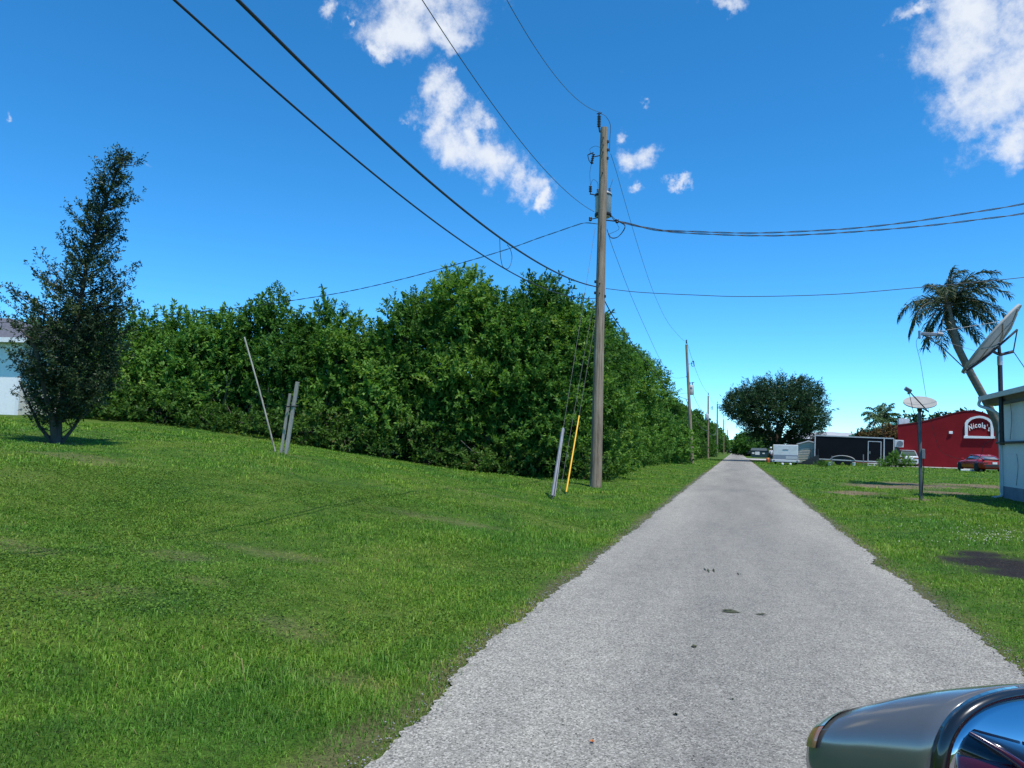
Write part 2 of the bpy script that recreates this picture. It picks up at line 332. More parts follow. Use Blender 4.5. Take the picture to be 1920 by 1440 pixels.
# ------------------------------------------------------------------ ground sheet, road
def graded(lo, hi, c, fine, n):
    """coordinates dense near c and sparse out to lo and hi"""
    out = [c]; s = fine; x = c
    while x < hi: x += s; out.append(x); s = max(fine, (x-c)*n)
    s = fine; x = c
    while x > lo: x -= s; out.append(x); s = max(fine, (c-x)*n)
    return np.array(sorted(out))
gx = graded(-2500, 2500, 0, .16, .016); gy = graded(-1200, 4000, 8, .16, .016)
GX, GY = np.meshgrid(gx, gy); X = GX.ravel(); Y = GY.ravel()
Z = height(X, Y)
nx = len(gx); ny = len(gy)
I = (np.arange(ny-1)[:, None]*nx+np.arange(nx-1)[None]).ravel(); Fg = np.stack([I, I+1, I+nx+1, I+nx], 1)
edge = np.clip(1-np.abs(np.abs(X-.065)-1.74)/.22, 0, 1)*(Y < 120)*.95
g = npmesh('lawn', np.stack([X, Y, Z-.004], 1), Fg, M['ground'], {'dry': spot_field(X, Y, 'dry')*np.where(X < 0, .28, .9), 'mulch': spot_field(X, Y, 'mulch'), 'edge': edge}, smooth=True)
tag(g, kind='structure')
def road_edge(y, side):
    y = np.asarray(y, float)
    w = .022*np.sin(y*1.1+side)+.020*np.sin(y*2.7+side*2)+.016*np.sin(y*6.1+side*3)+.014*np.sin(y*14.3)+.012*np.sin(y*31+side)
    w = w+.010*np.sin(y*67+3*np.sin(y*13+side))+.008*np.sin(y*113+2*np.sin(y*29))
    w = w*np.where(y < 60, 1, .5)
    w = w*.75; return np.where(side < 0, -1.64+w+.13*sstep(5.5, 2.8, y), 1.77+w-.10*np.exp(-((y-10.4)/.5)**2)+.12*np.exp(-((y-11.4)/.5)**2)*0)
ry = graded(-60, 1500, 6, .025, .008)
nc = 12; rv = []; mid = []
for y in ry:
    a = float(road_edge(y, -1)); b = float(road_edge(y, 1))
    for k in range(nc+1):
        t = k/nc; rv.append((a+(b-a)*t, y, .012+.02*(1-(2*t-1)**2))); mid.append(math.exp(-((t-.5)/.30)**2))
n1 = nc+1; I = (np.arange(len(ry)-1)[:, None]*n1+np.arange(nc)[None]).ravel()
tag(npmesh('road', rv, np.stack([I, I+1, I+n1+1, I+n1], 1), M['road'], {'mid': mid}, smooth=True), kind='structure')

# ------------------------------------------------------------------ grass
def norm(a): return a/np.maximum(np.linalg.norm(a, axis=-1, keepdims=True), 1e-9)
def make_grass():
    az0, az1 = math.radians(-62), math.radians(32)           # measured from the road direction, left is negative
    bands = [(1.2, 4.5, 8500, .0040, .058), (4.5, 7.5, 4600, .0055, .060), (7.5, 12, 2100, .0080, .066), (12, 20, 620, .013, .075), (20, 34, 240, .022, .085), (34, 60, 75, .04, .10), (60, 110, 20, .08, .12)]
    VV = []; vals = []
    for r0, r1, dens, wd, ht in bands:
        area = (az1-az0)/2*(r1*r1-r0*r0); n = int(area*dens)
        r = np.sqrt(RNG.uniform(r0*r0, r1*r1, n)); a = RNG.uniform(az0, az1, n); x = r*np.sin(a); y = r*np.cos(a)
        lft = road_edge(y, -1); rgt = road_edge(y, 1)
        out = np.maximum(lft-x, x-rgt)                        # distance outside the road
        keep = (out > RNG.normal(-.015, .04, n)) & (RNG.uniform(0, 1, n) < sstep(-.05, .12, out)*.35+.65)
        keep &= ~((x > 8.5+.03*(y-28)) & (y < 28.8) & (y > 10))
        keep &= ~((y > 30.5) & (x < -7) ) & ~((x < -21.5) & (y > 20))
        keep &= ~((y > 82) & (x > 14))
        pn = .5+.25*np.sin(x*1.7+2.1*np.sin(y*.9))+.25*np.sin(y*2.3+1.7*np.sin(x*1.1+y*.3))
        pn2 = .5+.5*np.sin(x*.61+1.5*np.sin(y*.43)+1)*np.sin(y*.52+1.1*np.sin(x*.37))
        sd = spot_field(x, y, 'dry'); sm = spot_field(x, y, 'mulch')
        keep &= RNG.uniform(0, 1, n) > sd*np.where(x < 0, .38, .8)
        keep &= RNG.uniform(0, 1, n) > sm*1.4
        fine_ = .5+.5*np.sin(x*7.3+2.3*np.sin(y*5.1))*np.sin(y*6.7+1.9*np.sin(x*4.3)); keep &= RNG.uniform(0, 1, n) < .25+.35*pn+.45*fine_
        x = x[keep]; y = y[keep]; pn = pn[keep]; pn2 = pn2[keep]; sd = sd[keep]; out = out[keep]; n = len(x)
        z = height(x, y)
        h = ht*(.30+.85*pn2*pn)*1.15*(.6+.8*RNG.uniform(0, 1, n)**2)*(1-.5*sd)*(.5+.5*sstep(0, .5, out))
        for bx, by, br in ((-4.37, 24.25, .35), (-4.55, 19.2, .25), (-4.73, 21.5, .25), (-10.6, 15.8, .4), (5.5, 25.4, .3)): h = h*(1+1.3*np.exp(-((x-bx)**2+(y-by)**2)/br**2))
        tall = RNG.uniform(0, 1, n) < .025; h = np.where(tall, h*1.9+.02, h)
        w = wd*RNG.uniform(.6, 1.3, n)
        fa = RNG.uniform(0, 2*PI, n); lean = RNG.uniform(.2, 1.35, n); ld = fa+RNG.normal(PI/2, .7, n)
        b = np.stack([x, y, z-.004], 1); sx = np.stack([np.cos(fa), np.sin(fa), np.zeros(n)], 1); dx = np.stack([np.cos(ld), np.sin(ld), np.zeros(n)], 1)
        up = np.array([0, 0, 1.0])
        m1 = b+up*(h*.6)[:, None]+dx*(h*lean*.28)[:, None]; tp = b+up*(h*(1-.45*lean))[:, None]+dx*(h*lean*1.05)[:, None]
        V = np.stack([b-sx*w[:, None]/2, b+sx*w[:, None]/2, m1+sx*w[:, None]*.42, m1-sx*w[:, None]*.42, tp], 1)
        VV.append(V.reshape(-1, 3)); v = np.clip(RNG.beta(2, 2.2, n)*.75+.15*pn+.06, 0, .9)
        dead = RNG.uniform(0, 1, n) < (.03+.45*sd+.6*sstep(.22, -.02, out)); v = np.where(dead, RNG.uniform(.9, 1, n), v); vals.append(np.repeat(v, 5))
    V = np.concatenate(VV); v = np.concatenate(vals); n = len(V)//5; o = np.arange(n)[:, None]*5
    T = np.concatenate([o+[0, 1, 2], o+[0, 2, 3], o+[3, 2, 4]]); print('blades', n)
    g = npmesh('grass', V, T, M['grass'], {'v': v}); tag(g, 'short green mown grass covering both sides of the lane', 'grass', kind='stuff')
make_grass()
def stones():
    n = 4200; y = RNG.uniform(1.5**.5, 45**.5, n)**2; sd_ = RNG.choice([-1, 1], n); e = np.where(sd_ < 0, road_edge(y, -1), road_edge(y, 1)); x = e+sd_*RNG.normal(.02, .05, n); s = RNG.uniform(.003, .0065, n)[:, None]*(1+y[:, None]*.03)
    c = np.stack([x, y, np.maximum(height(x, y), .0)+.016], 1); o = np.array([(1, 0, 0), (0, 1, 0), (-1, 0, 0), (0, -1, 0), (0, 0, .7), (0, 0, -.7)])
    V = (c[:, None]+s[:, :, None]*o[None]*RNG.uniform(.7, 1.3, (n, 6, 1))).reshape(-1, 3); T = np.array([(0, 1, 4), (1, 2, 4), (2, 3, 4), (3, 0, 4), (1, 0, 5), (2, 1, 5), (3, 2, 5), (0, 3, 5)]); Fa = (np.arange(n)[:, None, None]*6+T[None]).reshape(-1, 3)
    tag(npmesh('loose_gravel', V, Fa, M['gravel']), 'loose grey chips scattered along both edges of the lane', 'gravel', kind='stuff')
stones()
# broad-leaf ground cover among the grass, nearest few metres
def clover():
    n0 = 150000; r = np.sqrt(RNG.uniform(2.2**2, 14**2, n0)); a = RNG.uniform(math.radians(-60), math.radians(-10), n0); x = r*np.sin(a); y = r*np.cos(a)
    f = np.sin(x*.9+1.2*np.sin(y*.7))*np.sin(y*.8+x*.3)+RNG.normal(0, .3, n0)+.25*np.sin(x*5+3*np.sin(y*4))
    k = (x < -2.0) & (f > .05); x = x[k]; y = y[k]; n = len(x); z = height(x, y)+RNG.uniform(.010, .038, n)
    fa = RNG.uniform(0, 2*PI, n); L = RNG.uniform(.012, .028, n)
    d = norm(np.stack([np.cos(fa), np.sin(fa), RNG.normal(.1, .3, n)], 1)); nn = norm(np.stack([RNG.normal(0, .45, n), RNG.normal(0, .45, n), np.ones(n)], 1)); s = norm(np.cross(d, nn))
    c = np.stack([x, y, z], 1); L = L[:, None]; V = np.stack([c-d*L/2, c+s*L*.42, c+d*L/2, c-s*L*.42], 1).reshape(-1, 3); o = np.arange(n)[:, None]*4
    g = npmesh('ground_cover', V, o+[0, 1, 2, 3], M['weed'], {'v': np.repeat(RNG.uniform(.1, .95, n), 4)}); tag(g, 'small broad-leaved weeds growing low in the near lawn', 'weeds', kind='stuff')
clover()

# ------------------------------------------------------------------ foliage
def catmull(pts, k=8):
    pts = [Vector(p) for p in pts]; q = [pts[0]*2-pts[1]]+pts+[pts[-1]*2-pts[-2]]; out = []
    for i in range(1, len(q)-2):
        a, b, c, d = q[i-1:i+3]
        for j in range(k):
            t = j/k; out.append(.5*((2*b)+(c-a)*t+(2*a-5*b+4*c-d)*t*t+(3*b-a-3*c+d)*t**3))
    out.append(pts[-1]); return out
def leaves_from(Cn, O, K, L, lw, lh, cv, upb=.4, spread=1.0, tw=None, nrm=.8):
    """Cn clump points, O outward directions, K leaves each on a twig of length L; leaf lh long lw wide"""
    n = len(Cn); T = norm(O*.8+np.array([0, 0, upb])+RNG.normal(0, .35, (n, 3))) if tw is None else tw
    T = np.repeat(T, K, 0); C = np.repeat(Cn, K, 0); Or = np.repeat(O, K, 0); N = n*K
    t = RNG.uniform(0, 1, N)[:, None]; pos = C+T*t*L+RNG.normal(0, .02*L+.004, (N, 3))
    d = norm(T*.55+norm(RNG.normal(0, 1, (N, 3)))*spread+np.array([0, 0, -.05])); nn = norm(np.array([0, 0, nrm])+RNG.normal(0, .55, (N, 3))+Or*.35); s = norm(np.cross(d, nn))
    q = RNG.uniform(.65, 1.25, N)[:, None]; V = np.stack([pos, pos+d*lh*.5*q+s*lw*.5*q, pos+d*lh*q, pos+d*lh*.5*q-s*lw*.5*q], 1).reshape(-1, 3)
    v = np.clip(np.repeat(cv, K)*.6+RNG.uniform(0, .45, N), 0, 1); return V, np.repeat(v, 4)
def lobe_points(lobes, dens, zmin, inner=.82):
    pts = []; outs = []; cvs = []
    L = np.array(lobes)
    for i, (cx, cy, cz, rx, ry, rz) in enumerate(L):
        ar = 4*PI*((rx*ry)**1.6/3+(rx*rz)**1.6/3+(ry*rz)**1.6/3)**(1/1.6); n = max(8, int(ar*dens)); u = norm(RNG.normal(0, 1, (n, 3))); u = u[u[:, 2] > -.75]
        rr = np.clip(RNG.normal(.97, .12, (len(u), 1)), .6, 1.3); p = u*rr*[rx, ry, rz]+[cx, cy, cz]; keep = p[:, 2] > zmin+.05
        for j, (ax, ay, az, bx, by, bz) in enumerate(L):
            if j != i: keep &= (((p-[ax, ay, az])/[bx, by, bz])**2).sum(1) > inner**2
        p = p[keep]; pts.append(p); outs.append(norm(u[keep])); cvs.append(np.clip(.5+.25*np.sin(p[:, 0]*1.9+i)*np.sin(p[:, 2]*2.3+i)+RNG.normal(0, .18, len(p))+(RNG.uniform(-.3, .25)), 0, 1))
    return np.concatenate(pts), np.concatenate(outs), np.concatenate(cvs)
def quads(n): return np.arange(n)[:, None]*4+np.array([0, 1, 2, 3])
def tree(name, label, cat, base, lobes, mt, dens=11, K=20, L=.42, lw=.065, lh=.16, group=None, trunk_r=.12, shoots=0, shoot_h=1.0, fill=.8, stems=3, bark='bark', upb=.4, trunk_to=None, zmin=0, twigs=0):
    """lobes in coordinates relative to base"""
    root = empty(name, base, label, cat, group)
    p, o, cv = lobe_points(lobes, dens, zmin); V, v = leaves_from(p, o, K, L, lw, lh, cv, upb); VV = [V]; vv = [v]
    Lb = np.array(lobes)
    # inner leaves keep the crown dense; darker greens put interior shade into them
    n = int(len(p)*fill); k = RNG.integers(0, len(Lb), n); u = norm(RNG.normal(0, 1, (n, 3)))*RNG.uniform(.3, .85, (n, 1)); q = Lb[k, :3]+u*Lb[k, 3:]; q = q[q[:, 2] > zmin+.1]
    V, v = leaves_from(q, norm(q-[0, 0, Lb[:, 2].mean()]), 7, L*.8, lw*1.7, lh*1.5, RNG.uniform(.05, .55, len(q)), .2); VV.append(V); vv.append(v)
    if shoots:
        top = p[p[:, 2] > np.quantile(p[:, 2], .80)]; s = top[RNG.integers(0, len(top), shoots)]
        for c in s:
            d = norm(np.array([RNG.normal(0, .35), RNG.normal(0, .35), 1.0])); h = shoot_h*RNG.uniform(.45, 1.2); m = int(h*34); t = np.linspace(0, 1, m)[:, None]
            q = c+d*t*h; V, v = leaves_from(q, np.tile(d, (m, 1)), 3, .05, lw, lh*1.05, np.full(m, .65), 0, 1.1); VV.append(V); vv.append(v)
    V = np.concatenate(VV); v = np.concatenate(vv)
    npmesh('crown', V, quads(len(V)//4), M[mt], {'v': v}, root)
    mb = MB(); top = Lb[np.argmax(Lb[:, 2])]
    for s in range(stems):
        tgt = Lb[RNG.integers(0, len(Lb))] if s else top
        if trunk_to is not None and s == 0: tgt = np.array([*trunk_to, 0, 0, 0])
        b0 = Vector((RNG.normal(0, .12)*(stems > 1), RNG.normal(0, .12)*(stems > 1), -.15)); t0 = Vector(tgt[:3]); m_ = b0.lerp(t0, .5)+Vector((RNG.normal(0, .12), RNG.normal(0, .12), .1))
        r = trunk_r*(1 if s == 0 else .65)
        mb.tube([b0, b0.lerp(m_, .5), m_, m_.lerp(t0, .5), t0], [r, r*.85, r*.7, r*.5, r*.25], 8)
    for l in Lb[:12]:
        a = Vector((0, 0, max(.4, l[2]*.45))); mb.tube([a, a.lerp(Vector(l[:3]), .5)+Vector((0, 0, .15)), Vector(l[:3])], [trunk_r*.45, trunk_r*.32, trunk_r*.15], 6)
    mb.build('trunk', M[bark], root)
    R_ = max(l[3] for l in lobes)
    for _ in range(twigs):
        a = random.uniform(-2.6, -.5); r = R_*random.uniform(.95, 1.35); q = Vector((math.cos(a)*r, math.sin(a)*r, random.uniform(-.05, 1.2))); d = Vector((random.uniform(-.6, .6), random.uniform(-.5, .1), random.uniform(.5, 1.2))); L_ = random.uniform(.7, 2.0)
        mt2 = MB().tube(catmull([q, q+d*L_*.5+Vector((random.uniform(-.12, .12), 0, 0)), q+d*L_]), .013, 5); o = q+d*L_*.5; mt2.tube([o, o+Vector((random.uniform(-.5, .5), -.1, .4))*.7], .008, 4); mt2.build('dead_branch', M['twig'], root)
    return root
def bush_lobes(H, R, n=9, seed=0, flat=1.0):
    r = np.random.default_rng(seed); L = []
    for i in range(n):
        t = (i+.5)/n; z = .5+t*(H-1.6); rad = R*(.78-.50*max(0, t-.5))*r.uniform(.75, 1.15); a = i*2.4+r.uniform(0, 1)
        s = r.uniform(.30, .56)*R*(1-.22*t) ; L.append((math.cos(a)*rad, math.sin(a)*rad*flat, z, s*1.1, s*1.1, s*r.uniform(.75, 1.0)))
    L.append((0, 0, H*.45, R*.66, R*.66, H*.42)); L.append((r.normal(0, .3), r.normal(0, .3), H-.8, R*.42, R*.42, .85)); return L
HEDGE = [  # column px, silhouette top py, depth, radius, leaf, shoots, label
 (-45, 592, 44, 2.3, 'leafB', 5, 'thicket tree at the far left edge beyond the roof of the pale house'),
 (60, 588, 42, 2.2, 'leafA', 6, 'bright green thicket tree between the pale house and the dark conical tree'),
 (150, 584, 36, 2.2, 'leafB', 6, 'thicket tree directly behind the dark conical tree'),
 (240, 576, 31.5, 2.1, 'leafA', 10, 'thicket tree just right of the dark conical tree, lit yellow green on top'),
 (322, 572, 31.5, 2.1, 'leafA', 12, 'thicket tree with many fine upright shoots, second one right of the conical tree'),
 (400, 578, 31.5, 2.0, 'leafA', 8, 'pale topped thicket tree left of the tilted bare pole'),
 (468, 556, 31.3, 1.6, 'leafB', 3, 'dark thicket tree just above the tip of the tilted bare pole'),
 (520, 536, 31.5, 1.9, 'leafB', 4, 'tall dark green tree standing out of the thicket behind the two grey stakes'),
 (590, 556, 31.6, 1.9, 'leafB', 4, 'dark rounded shoulder of the thicket right of the two grey stakes'),
 (655, 590, 31.0, 1.8, 'leafA', 12, 'low thicket tree in the dip between the two highest crowns, with upright shoots'),
 (715, 592, 31.0, 1.8, 'leafA', 8, 'fresh green thicket tree right of the dip in the hedge line'),
 (772, 545, 31.2, 2.0, 'leafB', 6, 'thicket tree on the left shoulder of the highest crown'),
 (852, 502, 31.5, 2.4, 'leafA', 9, 'highest tree of the thicket, with shoots reaching past the thin service wire'),
 (925, 532, 31.0, 2.1, 'leafA', 7, 'thicket tree right of the highest crown, sending an arching shoot across the lower cable'),
 (992, 556, 30.8, 2.1, 'leafA', 5, 'broad bright green thicket tree between the highest crown and the utility pole'),
 (1062, 566, 31.2, 2.2, 'leafA', 5, 'thicket tree behind the three guy wires'),
]
sd = 20
for px, py, D, R, mt_, sh, lab in HEDGE:
    sd += 1; b = P(px, 850, D); z0 = hz(b[0], b[1]); t = P(px, py, D); H = t[2]-z0-(.25 if 760 < px < 900 else .5)
    tree('thicket_tree', lab, 'tree', (b[0], b[1], z0), bush_lobes(H, R, 13 if H < 8 else 16, sd), ('leafF' if sd % 3 == 0 and mt_ == 'leafA' else mt_), shoots=sh, dens=8.5, K=24, L=.52, lw=.066+.007*(sd % 4), lh=.155+.018*(sd*7 % 4), twigs=9)
# low skirt of undergrowth along the foot of the thicket
SK = [(150, 1.0), (200, .9), (290, .9), (375, 1.0), (450, .9), (560, 1.0), (640, .9), (715, 1.1), (800, 1.3), (880, .9), (950, .9), (1020, 1.1), (1080, .9)]
skl = ['behind the trunk of the dark conical tree', 'at the right foot of the dark conical tree', 'second from the conical tree', 'left of the tilted bare pole', 'behind the tilted bare pole', 'behind the two grey stakes', 'just right of the two grey stakes',
       'below the dip in the hedge line', 'below the left shoulder of the highest crown', 'in front of the highest crown, with dead twigs', 'left of the grey guy wire guard', 'behind the grey guy wire guard', 'behind the yellow guy wire guard']
for (px, H), lab in zip(SK, skl):
    sd += 1; H *= random.uniform(.55, 1.5); D = 29.0+random.uniform(-.3, .3); b = P(px, 860, D); z0 = hz(b[0], b[1]); r = np.random.default_rng(sd)
    L = [(r.uniform(-1.3, 1.3), r.uniform(-.4, .4), r.uniform(.2, .7)*H, r.uniform(.5, .8), r.uniform(.5, .7), r.uniform(.4, .65)*H*.7) for _ in range(6)]
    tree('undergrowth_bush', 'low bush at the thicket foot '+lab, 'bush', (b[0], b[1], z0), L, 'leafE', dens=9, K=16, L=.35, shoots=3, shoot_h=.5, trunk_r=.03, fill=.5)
# side of the thicket running along the lane
SIDE = [(-7.7, 31.0, 8.2, 2.5, 'leafB', 'corner tree of the thicket, seen just right of the utility pole'), (-8.2, 35.5, 8.4, 2.5, 'leafB', 'dark thicket tree, first beyond the corner along the lane'),
        (-7.9, 40.5, 8.2, 2.5, 'leafB', 'thicket tree draped in vines, second beyond the corner along the lane'), (-7.9, 46, 8.3, 2.5, 'leafA', 'thicket tree, third beyond the corner along the lane'),
        (-7.9, 52, 8.2, 2.6, 'leafA', 'thicket tree, fourth beyond the corner along the lane'), (-7.4, 58, 8.4, 2.5, 'leafA', 'last tall thicket tree, overhanging the verge left of the second utility pole')]
for x, y, H, R, mt_, lab in SIDE:
    sd += 1; tree('thicket_tree', lab, 'tree', (x, y, hz(x, y)), bush_lobes(H, R, 15, sd), mt_, shoots=5, dens=9, K=19, lw=.075, lh=.18)
for i, (x, y, H) in enumerate([(-6.4, 33.5, 1.6), (-6.3, 39, 1.5), (-6.3, 45, 1.6), (-6.2, 51, 1.7), (-6.0, 57, 1.6)]):
    sd += 1; r = np.random.default_rng(sd); L = [(r.uniform(-.5, .5), r.uniform(-1.9, 1.9), r.uniform(.2, .7)*H, r.uniform(.5, .8), r.uniform(.7, 1), r.uniform(.35, .5)*H) for _ in range(7)]
    tree('undergrowth_bush', 'low bush along the verge side of the thicket, number %s from its corner' % ['one', 'two', 'three', 'four', 'five'][i], 'bush', (x, y, hz(x, y)), L, 'leafB', dens=9, K=15, L=.35, lw=.07, lh=.17, trunk_r=.03, fill=.5)
# beyond the gap: pale scrub, then a row of trees
FARL = [(-6.6, 68, 3.4, 2.3, 'leafA', 'pale green scrub bush at the foot of the second utility pole'), (-8.8, 74, 4.6, 2.8, 'leafA', 'rounded bush behind the second utility pole'), (-6.3, 76, 3.2, 2.0, 'leafA', 'low pale bush beside the verge past the second utility pole'),
        (-8.4, 84, 5.6, 3.0, 'leafB', 'tree behind the low pale bushes past the second utility pole'), (-6.3, 88, 3.8, 2.0, 'leafA', 'pale bush between the second and third utility poles'), (-8.6, 97, 7.2, 3.4, 'leafB', 'dark tree left of the third utility pole'),
        (-7.9, 108, 6.8, 3.0, 'leafB', 'dark tree just behind the third utility pole'), (-7.6, 120, 7.2, 3.0, 'leafB', 'narrow dark tree right of the third utility pole'), (-7.6, 134, 7.6, 3.4, 'leafB', 'dark tree between the third and fourth utility poles'),
        (-7.9, 150, 7.6, 3.6, 'leafB', 'dark tree by the fourth utility pole')]
for x, y, H, R, mt_, lab in FARL:
    sd += 1; tree('roadside_tree' if H > 5 else 'roadside_bush', lab, 'tree' if H > 5 else 'bush', (x, y, hz(x, y)), bush_lobes(H, R, 8, sd), mt_, dens=4.5, K=15, L=.7, lw=.16, lh=.34, shoots=2)
def farwood(name, label, pts, mt_, cat='trees'):
    L = []
    for x, y, H, R in pts:
        for _ in range(4): L.append((x+random.uniform(-1, 1)*R*.6, y+random.uniform(-1, 1)*R*.6, H*random.uniform(.3, .75), R*.6, R*.6, H*.3))
    p, o, cv = lobe_points(L, 1.6, 0); V, v = leaves_from(p, o, 12, 1.0, .35, .7, cv); g = npmesh(name, V, quads(len(V)//4), M[mt_], {'v': v}); tag(g, label, cat, kind='stuff')
farwood('far_wood', 'far line of trees on the left side at the end of the lane', [(-9, 170+i*16, 7.5, 5) for i in range(18)], 'leafB')
farwood('far_wood', 'far line of trees on the right side at the end of the lane', [(6.5+random.uniform(0, 6), 270+i*18, 7.5, 5) for i in range(14)]+[(10, 520, 8, 8), (0, 620, 9, 9), (-8, 640, 8, 9)], 'leafB')
farwood('far_wood', 'distant trees behind the thicket and house on the left', [(-60+i*5, 75+random.uniform(-4, 4), 5.5, 4) for i in range(9)], 'leafB')
farwood('far_wood', 'distant treetops showing above the red building', [(30+i*5.0, 130+random.uniform(-6, 6), 8.4+random.uniform(-.9, .9), 4) for i in range(9)], 'leafD')

for px, py0, py1, D, R, lab in [(1402, 858, 815, 190, 3.6, 'dark rounded tree beyond the dumpster, nearest the end of the lane'), (1425, 858, 822, 165, 3.2, 'green tree directly behind the dumpster'), (1447, 860, 828, 150, 2.6, 'green tree between the dumpster and the trunk of the big round tree')]:
    sd += 1; b = P(px, py0, D); H = P(px, py1, D)[2]; tree('roadside_tree', lab, 'tree', (b[0], b[1], 0), bush_lobes(H, R, 7, sd), 'leafB', dens=3, K=14, L=.9, lw=.25, lh=.5)

# big round tree on the right of the lane
def big_round():
    D = 92.0; b = P(1458, 866, D); base = (b[0], b[1], .05); s = D/F; rng = np.random.default_rng(5)
    c = P(1455, 768, D); zc = c[2]-.05; Rx = 95*s; Rz = 60*s; L = [(0, 0, zc, Rx*.78, Rx*.78, Rz*.8)]
    for i in range(26):
        a = i*2.4; e = -0.75+1.6*((i*.618) % 1); L.append((math.cos(a)*math.cos(e)*Rx*.66, math.sin(a)*math.cos(e)*Rx*.66, zc+math.sin(e)*Rz*.66, 1.7, 1.7, 1.35))
    L.append((.2, -.5, 3.2, 1.6, 1.6, 1.2)); L.append((2.2, -.5, 3.4, 1.4, 1.6, 1.0)); L.append((-1.6, 0, 3.5, 1.4, 1.6, .9))
    root = empty('round_tree', base, 'big dark round-crowned tree on the right side of the lane, above the white trailer', 'tree')
    p, o, cv = lobe_points(L, 5.0, 1.5, .9)
    out = norm(p-np.array([0, 0, zc-1.5])); n = len(p)
    tw = norm(out*.9+np.array([0, 0, .25])+rng.normal(0, .3, (n, 3)))
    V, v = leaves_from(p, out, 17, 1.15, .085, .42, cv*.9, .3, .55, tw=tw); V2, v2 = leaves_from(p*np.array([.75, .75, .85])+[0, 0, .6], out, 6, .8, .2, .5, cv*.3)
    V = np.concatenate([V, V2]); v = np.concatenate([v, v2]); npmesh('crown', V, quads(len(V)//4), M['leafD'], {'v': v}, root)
    mb = MB(); mb.tube([(0, 0, -.2), (.05, 0, 1.2), (-.1, 0, 2.6), (.1, 0, 4.5)], [.62, .48, .42, .25], 10)
    for a in range(9): mb.tube([(0, 0, 1.8), (math.cos(a*.7)*1.6, math.sin(a*.7)*1.6, 3.4), (math.cos(a*.7)*3.6, math.sin(a*.7)*3.6, 5.2)], [.26, .17, .06], 6)
    mb.build('trunk', M['bark'], root)
big_round()

